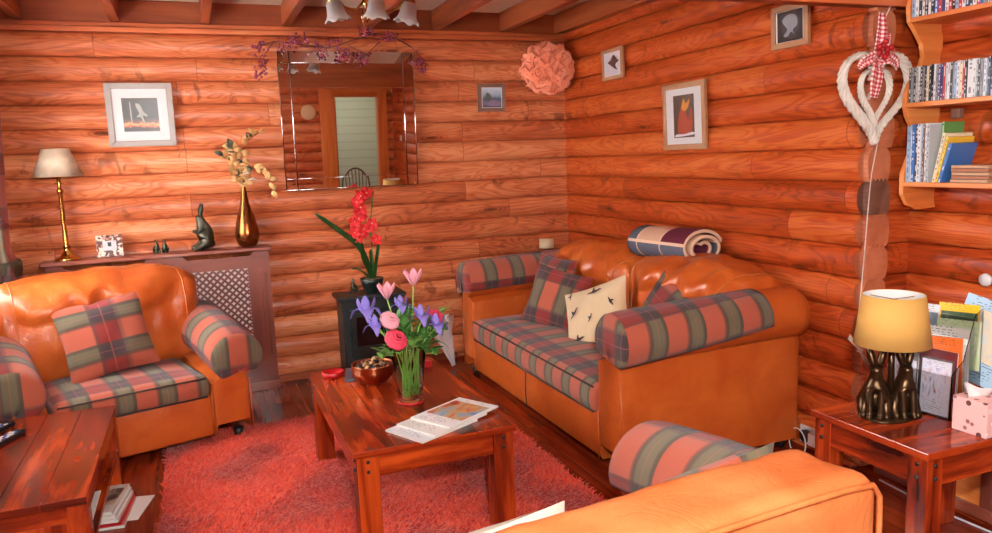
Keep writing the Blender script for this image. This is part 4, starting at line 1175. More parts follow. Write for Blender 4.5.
# copper vase and dried spray
m = M(); m.lathe([(.0005, 0), (.045, 0), (.062, .02), (.076, .06), (.076, .10), (.062, .17), (.038, .25), (.020, .33), (.013, .40), (.012, .44), (.016, .455), (.012, .456), (.009, .44), (.009, .40), (.0005, .38)], 40)
o = m.build('copper_vase', 'bronzevase', loc=(-2.445, -.115, RT)); tag(o, 'tall teardrop shaped copper vase at the right end of the radiator cover', 'vase')
DS = empty('dried_flower_spray', (-2.445, -.115, RT + .43), 0, 'dried golden leaf and pod spray arching out of the copper vase', 'dried flowers')
rd = random.Random(4)
def pod(m, c, d, w, l):
    d = V(d).normalized(); leaf(m, c, V(c) + d * l, w, .012, side=V((d.z, .3, -d.x)), fold=.4)
sprays = [([(0, 0, -.04), (-.03, -.02, .05), (-.07, -.03, .13), (-.11, -.03, .17)], 'a'), ([(0, 0, -.04), (.02, -.02, .07), (.0, -.03, .18), (.06, -.04, .27), (.13, -.04, .31)], 'b'),
          ([(0, 0, -.04), (.03, -.02, .07), (.09, -.03, .10), (.15, -.04, .04), (.18, -.04, -.07)], 'c'), ([(0, 0, -.04), (-.01, -.02, .08), (-.03, -.03, .20), (-.06, -.03, .22)], 'd'), ([(0, 0, -.04), (-.03, -.02, .03), (-.06, -.04, .05)], 'e')]
for pts, nm_2 in sprays:
    m = M(); m.tube(pts, .0022, 5); m.build('stem', 'twig', DS)
    for i in range(1, len(pts)):
        for j in range(4):
            p = V(pts[i - 1]).lerp(V(pts[i]), .25 + .25 * j); a = rd.uniform(-1.7, 1.7)
            q = M(); pod(q, p, (math.sin(a), -.2, math.cos(a) if nm_2 != 'c' else -abs(math.cos(a))), rd.uniform(.014, .022), rd.uniform(.035, .065)); q.build('dried_leaf', 'driedleaf' if rd.random() < .1 else 'driedpod', DS, solid=.001)
for p in ((-.115, -.04, .14), (-.06, -.04, .19), (.03, -.05, .04), (.01, -.04, .10), (.06, -.05, .0)):
    q = M(); bloom_rose(q, p, .026, layers=3); q.build('dried_bloom', 'driedpod' if p[0] < 0.02 else plain('pale_dried_bloom', (226, 212, 190), .8), DS, solid=.001)

# ------------------------------------------------------------------ STOVE
SX, SY0 = -1.68, -.30
SV = empty('electric_stove', (SX, -.19, 0), 0, 'small black cast stove with a glazed door against the back log wall', 'stove')
m = M(); m.box(-.205, .205, -.10, .12, .06, .575); m.build('stove_body', 'stove', SV, smooth=False, bevel=.008)
m = M(); m.box(-.235, .235, -.14, .13, .575, .597); m.box(-.222, .222, -.128, .125, .562, .575); m.build('top_plate', 'stove', SV, smooth=False, bevel=.005)
dr = M(); dr.box(-.165, .165, -.118, -.10, .17, .50)
D = dr.build('stove_door', 'stove', SV, smooth=False, bevel=.005)
m = M()
for q in ((-.145, .145, .45, .475), (-.145, .145, .22, .245), (-.145, -.12, .245, .45), (.12, .145, .245, .45)): m.box(q[0], q[1], -.128, -.118, q[2], q[3])
m.build('door_moulding', 'stove', D, smooth=False, bevel=.003)
m = M(); m.box(-.12, .12, -.121, -.118, .245, .45); m.build('window_glass', plain('smoked_glass', (24, 20, 20), .08, nz=0), D, smooth=False)
m = M(); m.tube([(-.158, -.118, .31), (-.158, -.15, .31), (-.158, -.15, .37), (-.158, -.118, .37)], .006, 6); m.build('door_handle', 'black', D)
m = M(); m.box(-.16, .16, -.116, -.10, .09, .15); m.build('ash_door', 'stove', SV, smooth=False, bevel=.004)
for sx in (-1, 1):
    for yy in (-.09, .10):
        m = M(); m.lathe([(.0005, 0), (.024, 0), (.02, .06), (.0005, .06)], 12, T(sx * .185, yy, 0)); m.build('leg', 'stove', SV)
# orchid in a pot
OR = empty('potted_orchid', (-1.655, -.215, .598), 0, 'red artificial orchid with long strap leaves in a dark bowl on the stove', 'potted plant')
m = M(); m.lathe([(.0005, 0), (.038, 0), (.052, .02), (.074, .06), (.084, .098), (.081, .10), (.074, .088), (.0005, .086)], 32); m.build('pot', plain('dark_green_glaze', (30, 44, 40), .3, nz=.1), OR)
m = M(); m.lathe([(.0005, .096), (.04, .094), (.074, .087)], 24, wob=lambda t, i, r, z: (r, z + .003 * math.sin(t * 9 + i))); m.build('moss', plain('pale_moss', (176, 160, 132), .95, nz=.3), OR)
def strap(pts, w):
    m = M(); P = [V(p) for p in pts]
    def f(a, b):
        t = a * (len(P) - 1); i = min(int(t), len(P) - 2); fr = t - i
        p0, p1, p2, p3 = P[max(i - 1, 0)], P[i], P[i + 1], P[min(i + 2, len(P) - 1)]
        p = .5 * ((2 * p1) + (p2 - p0) * fr + (2 * p0 - 5 * p1 + 4 * p2 - p3) * fr ** 2 + (3 * p1 - p0 - 3 * p2 + p3) * fr ** 3)
        d = (p2 - p1).normalized(); sd = V((d.z, .35, -d.x)).normalized(); c = 2 * b - 1
        ww = w * (.55 + .45 * math.sin(PI * min(1, a * .8 + .15))) * (1 if a < .93 else (1 - a) / .07 * .8 + .2)
        return tuple(p + sd * ww * c + V((0, -.2 * ww * abs(c), 0)))
    m.grid(f, 22, 4); return m
for pts, w in (([(0, 0, .09), (-.03, -.01, .22), (-.09, -.03, .34), (-.20, -.05, .44), (-.365, -.06, .575)], .021), ([(.005, -.01, .09), (-.025, -.03, .18), (-.06, -.05, .26), (-.07, -.06, .36)], .020),
               ([(.02, 0, .09), (.035, 0, .20), (.055, 0, .30), (.065, .0, .385)], .014), ([(-.01, -.01, .09), (-.05, -.02, .14), (-.10, -.02, .175), (-.14, -.02, .18)], .007), ([(.012, .01, .09), (.01, .01, .20), (.0, .0, .30)], .015)):
    strap(pts, w).build('leaf', 'darkgreen', OR, solid=.0015)
m = M(); m.tube([(.01, 0, .09), (.012, -.01, .30), (.005, -.02, .45), (.03, -.02, .62), (.045, -.02, .70)], .0045, 8); m.build('flower_spike', 'green', OR)
def orchid_bloom(m, c, s, a0, mx):
    for k in range(5):
        a = a0 + k * 2 * PI / 5
        def f(u, v, a=a):
            w = .42 * math.sin(PI * min(1, .08 + u * .86)); x = u; y = w * (2 * v - 1); z = -.25 * u + .5 * u * u
            return (s * (x * math.cos(a) - y * math.sin(a)), s * (x * math.sin(a) + y * math.cos(a)), s * z)
        m.grid(f, 5, 3, mx)
ro = random.Random(8)
for i in range(19):
    t = i / 18; z = .35 + .34 * t; w = .072 * (1 - .25 * t); x = -.035 + .0 * (1 - t) + ro.uniform(-w, w) - (.0 if i % 2 else .01); y = -.03 + ro.uniform(-.03, .02)
    q = M(); mx = T(x, y, z, 0, ro.uniform(-.5, .5), R(70) + ro.uniform(-.5, .4)); orchid_bloom(q, (0, 0, 0), ro.uniform(.040, .050), ro.uniform(0, 1), mx); o = q.build('blossom', 'petalred', OR, solid=.001)
    q = M(); q.ball((0, 0, 0), .006, 5, mx=mx); q.build('blossom_centre', plain('cream_lip', (240, 180, 130), .6), o)
# ------------------------------------------------------------------ MIRROR with berry garland
MR = empty('wall_mirror', (-1.705, -.050, 1.325), 0, 'large square wall mirror with mirrored border under the berry garland', 'mirror')
MR.rotation_euler = (R(2.1), 0, R(0))
W, H, B = .460, .915, .075
m = M(); m.box(-W, W, -.004, .018, .0, H); m.build('backing', 'black', MR, smooth=False)
m = M(); m.box(-W + B, W - B, -.016, -.004, B, H - B); m.build('mirror_glass', 'mirror', MR, smooth=False)
def strip(p, name='border_strip'):
    """bevelled strip: outer edge sits back, inner edge forward"""
    m = M(); m.add(p, [(0, 1, 2, 3)]); return m.build(name, 'mirror', MR, smooth=False)
f, b = -.018, -.0175
strip([(-W, b, 0), (-W + B, f, B), (-W + B, f, H - B), (-W, b, H)])
strip([(W - B, f, B), (W, b, 0), (W, b, H), (W - B, f, H - B)])
strip([(-W, -.008, H), (-W + B, f, H - B), (W - B, f, H - B), (W, -.008, H)])
strip([(-W, b, 0), (W, b, 0), (W - B, f, B), (-W + B, f, B)])
for p0, p1 in (((-W + B, f - .002, 0), (-W + B, f - .002, H)), ((W - B, f - .002, 0), (W - B, f - .002, H)), ((-W, f + .004, B), (W, f + .004, B)), ((-W, f + .004, H - B), (W, f + .004, H - B)),
               ((-W, b, 0), (-W, b, H)), ((W, b, 0), (W, b, H)), ((-W, b, 0), (W, b, 0))):
    m = M(); m.tube([p0, p1], .004, 6); m.build('bright_edge', 'chrome', MR)
GB = empty('berry_garland', (-1.68, -.115, 2.275), 0, 'plum coloured berry garland draped along the top of the mirror', 'garland')
rb = random.Random(21)
GP = [(-.62, .03, -.02), (-.5, 0, .02), (-.32, -.02, .0), (-.15, -.02, -.02), (.0, -.02, .03), (.16, -.02, .08), (.30, -.02, .06), (.42, -.01, .0)]
m = M(); m.tube([V(p) for p in GP], .004, 6); m.tube([(-.02, -.02, .0), (.1, -.03, -.06), (.2, -.02, .03)], .003, 5)
m.tube([(-.5, 0, .02), (-.56, 0, -.06), (-.60, 0, -.16)], .003, 5); m.tube([(.42, -.01, .0), (.5, 0, -.08), (.54, 0, -.13)], .003, 5); m.build('stem', 'twig', GB)
for (x, z, sx, sz, n_) in ((-.60, -.02, .05, .03, 12), (-.58, -.13, .03, .06, 16), (-.62, -.2, .02, .03, 8), (-.36, .03, .09, .03, 26), (-.2, -.02, .05, .05, 18), (-.05, -.06, .05, .04, 14), (.12, .09, .06, .025, 20), (.26, .06, .05, .03, 16), (.08, -.08, .04, .04, 14), (.47, -.10, .04, .04, 14), (-.42, -.01, .05, .03, 10), (.5, -.16, .02, .03, 6), (-.1, .02, .04, .03, 8)):
    m = M()
    for i in range(int(n_ * 1.6)):
        m.ball((x + rb.gauss(0, sx * .6), -.02 + rb.uniform(-.02, .012), z + rb.gauss(0, sz * .6)), rb.uniform(.007, .0105), 5)
    m.build('berry_cluster', 'berry', GB)
# ------------------------------------------------------------------ PICTURES
def art_mat(name, kind):
    s = NT(name); u, v, _ = s.sep(s.uv()); n = s.noise(s.comb(s.math('MULTIPLY', u, 6.), s.math('MULTIPLY', v, 6.)), 1.0, 4, .6, .5)
    if kind == 'hare':
        c = s.ramp(s.math('ADD', v, s.math('MULTIPLY', s.math('SUBTRACT', n, .5), .25)), [(0, srgb(44, 30, 26)), (.12, srgb(54, 34, 26)), (.17, srgb(220, 96, 50)), (.22, srgb(236, 150, 90)), (.27, srgb(110, 66, 50)), (.4, srgb(46, 40, 33)), (1, srgb(62, 46, 38))])
    elif kind == 'sea':
        c = s.ramp(s.math('ADD', v, s.math('MULTIPLY', s.math('SUBTRACT', n, .5), .3)), [(0, srgb(70, 70, 90)), (.2, srgb(130, 120, 140)), (.45, srgb(80, 104, 130)), (.6, srgb(150, 176, 196)), (1, srgb(206, 220, 232))])
    elif kind == 'squirrel': c = s.ramp(n, [(.3, srgb(70, 54, 48)), (.7, srgb(96, 74, 60))])
    elif kind == 'bird': c = s.ramp(n, [(.2, srgb(220, 216, 222)), (.8, srgb(240, 236, 240))])
    else: c = s.ramp(n, [(.3, srgb(52, 46, 46)), (.7, srgb(74, 64, 62))])
    return s.done(c, .3)
def smooth_poly(P, k=4):
    n_ = len(P); out = []
    for i in range(n_):
        p0, p1, p2, p3 = [V((*P[(i + d_) % n_], 0)) for d_ in (-1, 0, 1, 2)]
        for j in range(k):
            t = j / k; q = .5 * ((2 * p1) + (p2 - p0) * t + (2 * p0 - 5 * p1 + 4 * p2 - p3) * t * t + (3 * p1 - p0 - 3 * p2 + p3) * t ** 3); out.append((q.x, q.y))
    return out
def picture(name, loc, rz, w, h, fw, fmat, mat_b, kind, figs, label, depth=.02, tilt=2):
    """hangs facing local -y; figs = list of (material, polygon in unit coordinates of the print)"""
    E = empty(name, loc, rz, label, 'picture'); E.rotation_euler = (R(tilt), 0, rz)
    hw, hh = w / 2, h / 2; m = M()
    for k, q in enumerate((((-hw, -hh), (hw, -hh), (hw - fw, -hh + fw), (-hw + fw, -hh + fw)), ((hw, -hh), (hw, hh), (hw - fw, hh - fw), (hw - fw, -hh + fw)),
              ((hw, hh), (-hw, hh), (-hw + fw, hh - fw), (hw - fw, hh - fw)), ((-hw, hh), (-hw, -hh), (-hw + fw, -hh + fw), (-hw + fw, hh - fw)))):
        m.prism(list(q), -depth, 0)
    m.build('frame', fmat, E, smooth=False, bevel=.002)
    m = M(); m.box(-hw + fw * .8, hw - fw * .8, -depth * .6, -.001, -hh + fw * .8, hh - fw * .8); m.build('mount', 'white', E, smooth=False)
    pw, ph = mat_b; y = -depth * .6 - .001
    m = M(); m.add([(-pw / 2, y, -ph / 2), (pw / 2, y, -ph / 2), (pw / 2, y, ph / 2), (-pw / 2, y, ph / 2)], [(0, 1, 2, 3)], [[(0, 0), (1, 0), (1, 1), (0, 1)]])
    P = m.build('print', art_mat('art_' + kind, kind), E, smooth=False)
    for j, (fm, poly) in enumerate(figs):
        poly = smooth_poly(poly)
        m = M(); yy = y - .0008 - .0004 * j; n_ = len(poly); m.add([(a * pw, yy, b_ * ph) for a, b_ in poly], [tuple(range(n_))])
        m.build('figure', fm, P, smooth=False)
    return E
gh = plain('ghost_white', (176, 174, 164), .6); rust = plain('rust_fur', (172, 70, 40), .6); sand = plain('amber_fur', (214, 140, 60), .6); dk = plain('dark_feather', (92, 56, 46), .6); gy = plain('grey_etch', (150, 150, 156), .6)
picture('framed_picture', (-3.015, -.045, 1.842), 0, .385, .39, .036, 'silverwood', (.205, .205), 'hare',
        [(gh, [(-.12, .34), (0, .30), (.08, .1), (.18, .0), (.16, -.06), (.06, -.02), (.08, -.14), (.1, -.24), (.04, -.2), (0, -.08), (-.12, -.06), (-.04, .04), (-.1, .2)]), (gh, [(-.29, .34), (-.26, .34), (-.25, -.2), (-.28, -.2)])],
        'square silver framed picture of a pale leaping hare, at the left of the back wall')
picture('framed_picture', (-.645, -.045, 1.93), 0, .215, .20, .026, 'greywood', (.15, .14), 'sea',
        [(plain('violet_shore', (150, 130, 160), .6), [(-.2, -.4), (.35, -.42), (.4, -.25), (.1, -.1), (-.15, -.2)]), (plain('green_rock', (96, 110, 96), .6), [(-.35, -.1), (-.1, -.15), (-.05, .1), (-.2, .25), (-.3, .2)])],
        'tiny grey framed seaside print between the mirror and the pompom')
picture('framed_picture', (-.045, -.80, 2.085), R(-90), .27, .205, .024, 'oakframe', (.19, .14), 'bird',
        [(dk, [(-.3, .1), (-.1, .2), (.1, .42), (.3, .2), (.45, .1), (.2, -.05), (.32, -.3), (.1, -.2), (-.1, -.05)])],
        'small oak framed bird picture, leftmost on the right-hand wall')
picture('framed_picture', (-.045, -1.60, 1.69), R(-90), .41, .385, .032, 'oakframe', (.20, .245), 'squirrel',
        [(rust, [(-.25, -.42), (.3, -.42), (.42, -.1), (.38, .2), (.28, .05), (.2, -.1), (.12, .1), (.1, .25), (-.12, .22), (-.22, .0), (-.3, -.2)]), (sand, [(-.1, .2), (.02, .42), (.12, .3), (.3, .4), (.24, .22), (.08, .12)]), (MT['white'], [(-.4, -.48), (.45, -.44), (.42, -.38), (0, -.42), (-.35, -.42)])],
        'oak framed picture of a red squirrel with a wide white mount on the right-hand wall')
picture('framed_picture', (-.045, -2.44, 2.06), R(-90), .24, .20, .028, 'oakframe', (.165, .14), 'dark',
        [(gy, [(-.25, -.3), (-.1, -.1), (-.3, .2), (-.05, .38), (.25, .3), (.3, .0), (.12, -.15), (.2, -.32), (.05, -.2), (-.08, -.34)])],
        'small oak framed dark animal print under the cross beam on the right-hand wall')
# paper pompom in the corner
rp = random.Random(31)
m = M(); c0 = V((-.23, -.15, 2.13)); golden = PI * (3 - math.sqrt(5))
for i in range(60):
    zz = 1 - 2 * (i + .5) / 60; rr = math.sqrt(1 - zz * zz); th = golden * i
    d = V((math.cos(th) * rr, math.sin(th) * rr, zz))
    if d.y > .45: continue
    a = d.orthogonal().normalized(); b2 = d.cross(a); R0 = .105; ph = rp.uniform(0, 6)
    def f(u, v, d=d, a=a, b2=b2, ph=ph):
        t = v * 2 * PI; r = .072 * u * (1 + .15 * math.sin(5 * t + ph)); lift = R0 + .04 * u * u + .012 * math.sin(3 * t + ph) * u
        return tuple(d * lift + (a * math.cos(t) + b2 * math.sin(t)) * r)
    m.grid(f, 4, 16)
m.ball((0, 0, 0), .11, 10)
o = m.build('paper_pompom', 'coral', loc=c0, solid=.0008); o.scale = (1.30, .85, 1.16); tag(o, 'ruffled coral tissue-paper pompom hanging in the corner by the ceiling', 'pompom')

# ------------------------------------------------------------------ CEILING LIGHT
CLX, CLY = -1.86, -1.52
CL = empty('ceiling_light', (CLX - .01, CLY, 2.52), 0, 'three-armed brass ceiling light with frosted tulip glass shades', 'ceiling light')
m = M(); m.lathe([(.0005, .025), (.07, .025), (.06, -.02), (.02, -.035), (.012, -.06), (.012, -.20), (.026, -.22), (.026, -.25), (.008, -.27), (.0005, -.275)], 24); m.build('stem', 'brass', CL)
m = M(); m.tube([(-.005, .03, -.27), (.01, .03, -.30), (.0, .03, -.33), (-.022, .03, -.33), (-.028, .03, -.30), (-.02, .03, -.27)], .003, 6); m.build('scroll', 'brass', CL)
for a in (208, -28, 268):
    ca, sa = math.cos(R(a)), math.sin(R(a)); rr = .215
    m = M(); m.tube([(ca * r, sa * r, z) for r, z in ((.015, -.23), (.08, -.29), (.15, -.28), (.20, -.235), (rr, -.22), (rr + .005, -.24))], .006, 8); A = m.build('arm', 'brass', CL)
    m = M(); m.lathe([(.0005, 0), (.022, 0), (.026, -.03), (.02, -.035)], 16, T(ca * rr, sa * rr, -.235)); m.build('shade_holder', 'brass', A)
    m = M(); tl = T(ca * rr, sa * rr, -.25, s=.82) @ Matrix.Rotation(R(14), 4, V((-sa, ca, 0)))
    def wob(t, i, r, z): k = max(0, (i - 3) / 4); return (r * (1 + .05 * math.cos(6 * t) * k), z - .014 * k * k * (math.cos(6 * t)))
    m.lathe([(.020, 0), (.034, -.012), (.045, -.035), (.048, -.062), (.053, -.088), (.063, -.108), (.076, -.122)], 48, tl, wob=wob)
    m.build('glass_shade', 'frosted', A, solid=.003)

# ------------------------------------------------------------------ HEART WREATH
HY = -2.935
HW = empty('heart_wreath', (-.03, HY, 1.68), R(0), 'white wicker heart wreath with a gingham bow hanging on the log ends', 'wreath')
def heart(t, s): return (s * 16 * math.sin(t) ** 3 / 17.0, s * (13 * math.cos(t) - 5 * math.cos(2 * t) - 2 * math.cos(3 * t) - math.cos(4 * t)) / 17.0)
def wicker(sx, sz, cx, cz, rad, name, t0=0, t1=2 * PI, n=60, strands=5):
    for k in range(strands):
        m = M(); P = []
        for i in range(n + 1):
            t = t0 + (t1 - t0) * i / n; x, z = heart(t, 1.0); ph = 2 * PI * k / strands + t * 9
            P.append((cx + x * sx + rad * math.cos(ph) * .7, rad * math.sin(ph), cz + z * sz + rad * math.cos(ph) * .7))
        m.tube(P, rad * .62, 6, False); m.build(name, 'wicker', HW)
wicker(.200, .208, -.018, .03, .015, 'outer_heart')
wicker(.088, .13, -.022, .02, .010, 'inner_heart')
wicker(.05, .055, -.055, .06, .007, 'small_curl', .3, 3.4, 30, 4)
def gingham():
    s = NT('red_gingham'); u, v, _ = s.sep(s.uv()); a = s.math('GREATER_THAN', s.math('FRACT', s.math('MULTIPLY', u, 62.)), .5); b = s.math('GREATER_THAN', s.math('FRACT', s.math('MULTIPLY', v, 62.)), .5)
    t = s.math('MULTIPLY', s.math('ADD', a, b), .5)
    return s.done(s.ramp(t, [(0, srgb(238, 222, 216)), (.5, srgb(214, 120, 120)), (1, srgb(178, 34, 44))]), .9)
MT['gingham'] = gingham()
BW = M().ball((0, 0, 0), .014, 8).build('bow_knot', 'gingham', HW, loc=(-.055, -.03, .15)); 
def ribbon(pts, w, name='bow_loop'):
    m = M(); P = [V(p) for p in pts]
    def f(a, b):
        t = a * (len(P) - 1); i = min(int(t), len(P) - 2); p = P[i].lerp(P[i + 1], t - i); d = (P[i + 1] - P[i]).normalized(); sd = V((-d.z, .15, d.x)).normalized(); ww = w * (.6 + .4 * math.sin(PI * min(1, a * .9 + .1)))
        q = p + sd * ww * (2 * b - 1) + V((0, -.006 * math.sin(b * 9), 0)); return (tuple(q), (a * .15, b * w * 2))
    m.grid(f, 14, 6); o = m.build(name, 'gingham', BW, solid=.0015); return o
ribbon([(0, -.005, 0), (-.04, -.03, .012), (-.085, -.02, -.005), (-.105, -.01, -.03)], .026); ribbon([(0, -.005, 0), (.04, -.03, .012), (.09, -.02, -.005), (.11, -.01, -.03)], .026)
ribbon([(0, -.008, 0), (-.02, -.03, -.04), (-.03, -.03, -.10), (-.035, -.025, -.15)], .040, 'bow_tail'); ribbon([(0, -.004, .03), (.0, -.02, .08), (.005, -.02, .13), (.012, -.01, .19)], .026, 'bow_tail'); ribbon([(.01, -.004, .03), (.03, -.02, .07), (.04, -.02, .11)], .018, 'bow_tail')
for i, (x, z) in enumerate(((-.02, .0), (.012, .012), (-.002, .03), (-.03, .022), (.022, -.008), (.0, -.018), (.012, .045), (.035, .02))):
    M().ball((x + .005, -.03 - .008 * (i % 2), z + .03), .013, 7).build('red_bauble', 'red', BW)
q = M(); q.tube([(-.035, -.02, .18), (-.01, -.01, .30), (.04, -.0, .36), (.085, .0, .47)], .0022, 5); q.build('hanging_string', 'cord', HW)
CB = empty('cord', (-.03, -2.935, 0), 0, 'thin white cord running down the log ends to a tied bundle', 'cord')
m = M(); m.tube([(.02, .01, 1.52), (.012, .035, 1.36), (.004, .04, 1.2), (.0, .045, 1.05), (-.015, .045, .85), (-.03, .045, .70), (-.035, .045, .62)], .0022, 5); m.build('cord_length', 'cord', CB)
m = M(); rc = random.Random(2)
for i in range(7):
    o_ = (i - 3) * .006; m.tube([(-.085 + o_ * .5, .035, .66 - abs(o_)), (-.05 + o_ * .25, .02, .60), (-.02 + o_ * .2, .02, .56), (.03 + o_ * 1.2, .03, .49 + abs(o_) * .8)], .003, 6)
m.build('cord_bundle', 'cord', CB)
m = M(); m.tube([(-.045, .008, .582), (-.03, .008, .59), (-.03, .03, .59), (-.045, .03, .58), (-.045, .008, .582)], .003, 6); m.build('tie', 'cord', CB)

# ------------------------------------------------------------------ WALL SHELF
SH = empty('wall_shelf', (XS, -3.4, 0), 0, 'honey pine wall shelf with wavy side panel and three shelves', 'shelf')
prof = [(-.02, 1.205), (-.13, 1.20), (-.19, 1.225), (-.222, 1.27), (-.222, 1.36), (-.19, 1.43), (-.165, 1.47), (-.16, 1.50), (-.175, 1.55), (-.21, 1.60), (-.222, 1.64), (-.222, 1.70), (-.20, 1.74), (-.15, 1.80), (-.13, 1.85), (-.14, 1.90), (-.18, 1.95), (-.215, 1.99), (-.222, 2.05), (-.20, 2.12), (-.12, 2.20), (-.02, 2.24)]
for yy in (.42, -.62):
    m = M(); m.prism(prof, yy, yy + .022, 1); fix_normals(m.build('side_panel', 'pine', SH, smooth=False, bevel=.003))
for z in (1.325, 1.657, 2.004):
    m = M(); m.box(-.222, -.03, -.60, .42, z - .02, z, along=1); m.build('shelf_board', 'pine', SH, smooth=False, bevel=.003)
m = M(); m.box(-.06, -.03, .30, .34, 1.585, 1.625); m.build('bracket', 'greywood', SH, smooth=False, bevel=.003)
rk = random.Random(77)
ORD = ['leftmost', 'second from the left', 'third from the left', 'fourth from the left', 'fifth from the left', 'sixth from the left', 'seventh from the left', 'eighth from the left', 'ninth from the left', 'tenth from the left'] + ['%dth from the left' % i if i % 10 not in (1, 2, 3) or i in (11, 12, 13) else '%d%s from the left' % (i, {1: 'st', 2: 'nd', 3: 'rd'}[i % 10]) for i in range(11, 60)]
SPC = {'charcoal': (52, 54, 60), 'grey': (140, 142, 146), 'white': (222, 222, 222), 'black': (30, 30, 34), 'dark blue': (48, 56, 104), 'red': (190, 52, 50), 'pale grey': (186, 188, 190), 'cream': (224, 210, 180), 'purple': (92, 70, 120), 'pale blue': (150, 176, 204), 'green': (92, 150, 76), 'brown': (120, 84, 66), 'yellow': (232, 190, 60), 'blue': (60, 110, 176)}
def spine_mat(cn):
    nm2 = 'spine_' + cn.replace(' ', '_')
    if nm2 in MT: return MT[nm2]
    s = NT(nm2); u, v, _ = s.sep(s.uv()); oi = s.n('ShaderNodeObjectInfo').outputs['Random']
    r = s.white(s.comb(s.math('FLOOR', s.math('MULTIPLY', v, 130.)), s.math('MULTIPLY', oi, 50.), 1.0)); c = srgb(*SPC[cn])
    lum = sum(SPC[cn]) / 3; txt = srgb(235, 235, 235) if lum < 130 else srgb(70, 60, 70)
    b = s.math('MULTIPLY', s.math('GREATER_THAN', r, .62), s.math('LESS_THAN', s.math('ABSOLUTE', s.math('SUBTRACT', u, .5)), .22))
    MT[nm2] = s.done(s.mix(s.math('MULTIPLY', b, .7), c, txt), .3, 0, .5); return MT[nm2]
def case(name, x, y, z, t, h, d, cn, label, cat, group, tilt=0.0):
    """upright case, spine facing -x; t along y"""
    m = M(); m.box(0, d, -t, 0, 0, h); m.uv = [[(.5 + (m.v[i][1] + t / 2) / t, m.v[i][2]) for i in f] for f in m.f]
    o = m.build(name, spine_mat(cn), smooth=False, loc=(x, y, z), rot=(tilt, 0, 0)); tag(o, label, cat, group); return o
y = -2.984; i = 0
seq = ['charcoal', 'grey', 'charcoal', 'pale grey', 'white', 'black', 'grey', 'charcoal', 'cream', 'charcoal', 'black', 'white', 'grey', 'purple', 'dark blue', 'red', 'pale grey', 'white', 'charcoal', 'grey', 'pale blue', 'white', 'cream', 'red', 'black', 'white', 'white', 'pale grey', 'charcoal', 'grey', 'white', 'pale blue', 'charcoal', 'dark blue', 'blue', 'black', 'grey', 'white', 'charcoal']
while i < len(seq):
    t = rk.uniform(.0098, .0108) if i not in (25,) else .024
    if y - t < -3.42: break
    case('disc_case', .083 + rk.uniform(0, .005), y, 1.658, t - .0007, .143 + rk.uniform(-.003, .003), .125, seq[i], '%s disc case, %s on the middle shelf of the wall shelf' % (seq[i], ORD[i]), 'disc case', 'disc cases on the middle shelf'); y -= t; i += 1
y = -2.984; i = 0
seq2 = ['pale blue', 'white', 'charcoal', 'white', 'black', 'white', 'charcoal', 'blue', 'red', 'dark blue', 'white', 'red', 'black', 'pale blue', 'red', 'white', 'dark blue', 'charcoal', 'white', 'red', 'blue', 'grey', 'white']
while i < len(seq2):
    t = rk.uniform(.0142, .0152)
    if y - t < -3.42: break
    case('film_case', .084 + rk.uniform(0, .006), y, 2.005, t - .0008, .19, .135, seq2[i], '%s film case, %s on the top shelf of the wall shelf' % (seq2[i], ORD[i]), 'film case', 'film cases on the top shelf'); y -= t; i += 1
y = -2.986
bk = [('pale blue', .016, .235), ('white', .008, .240), ('blue', .014, .240), ('charcoal', .012, .235), ('white', .016, .242), ('pale blue', .009, .235), ('brown', .008, .238), ('white', .010, .242), ('pale grey', .013, .236)]
for i, (c, t, h) in enumerate(bk):
    case('book', .084 + .004 * (i % 2), y, 1.3255, t - .0008, h, .17, c, '%s book spine, %s of the upright books on the bottom shelf' % (c, ORD[i]), 'book', 'upright books on the bottom shelf'); y -= t
case('book', .15, y - .002, 1.3255, .012, .245, .13, 'green', 'tall book with a green edge standing furthest back on the bottom shelf', 'book', 'upright books on the bottom shelf')
yy = y - .012
case('book', .09, yy, 1.3255, .013, .205, .16, 'cream', 'cream book leaning beside the yellow one on the bottom shelf', 'book', 'leaning books on the bottom shelf', R(12))
case('book', .086, yy - .016, 1.3255, .012, .19, .15, 'yellow', 'yellow book leaning on the bottom shelf', 'book', 'leaning books on the bottom shelf', R(14))
case('book', .084, yy - .031, 1.3255, .014, .165, .15, 'blue', 'blue book leaning rightmost of the slanted books on the bottom shelf', 'book', 'leaning books on the bottom shelf', R(16))
z = 1.3255
W5 = ['lowest', 'second from the bottom', 'middle', 'second from the top', 'topmost']
for i in range(5):
    m = M(); m.box(0, .11, -.155, 0, 0, .0125); o = m.build('paperback', plain('tan_page_edges_%d' % (i % 2), ((206, 160, 124), (184, 116, 84))[i % 2], .8), smooth=False, loc=(.086 + .004 * (i % 2), -3.19 - .003 * (i % 3), z), bevel=.001)
    q = M(); q.box(-.0006, .0, -.155, 0, .0, .0022); q.build('cover_edge', spine_mat('brown'), o, smooth=False)
    tag(o, '%s small tan paperback of the flat stack on the bottom shelf' % W5[i], 'book', 'paperbacks lying flat on the bottom shelf'); z += .0140

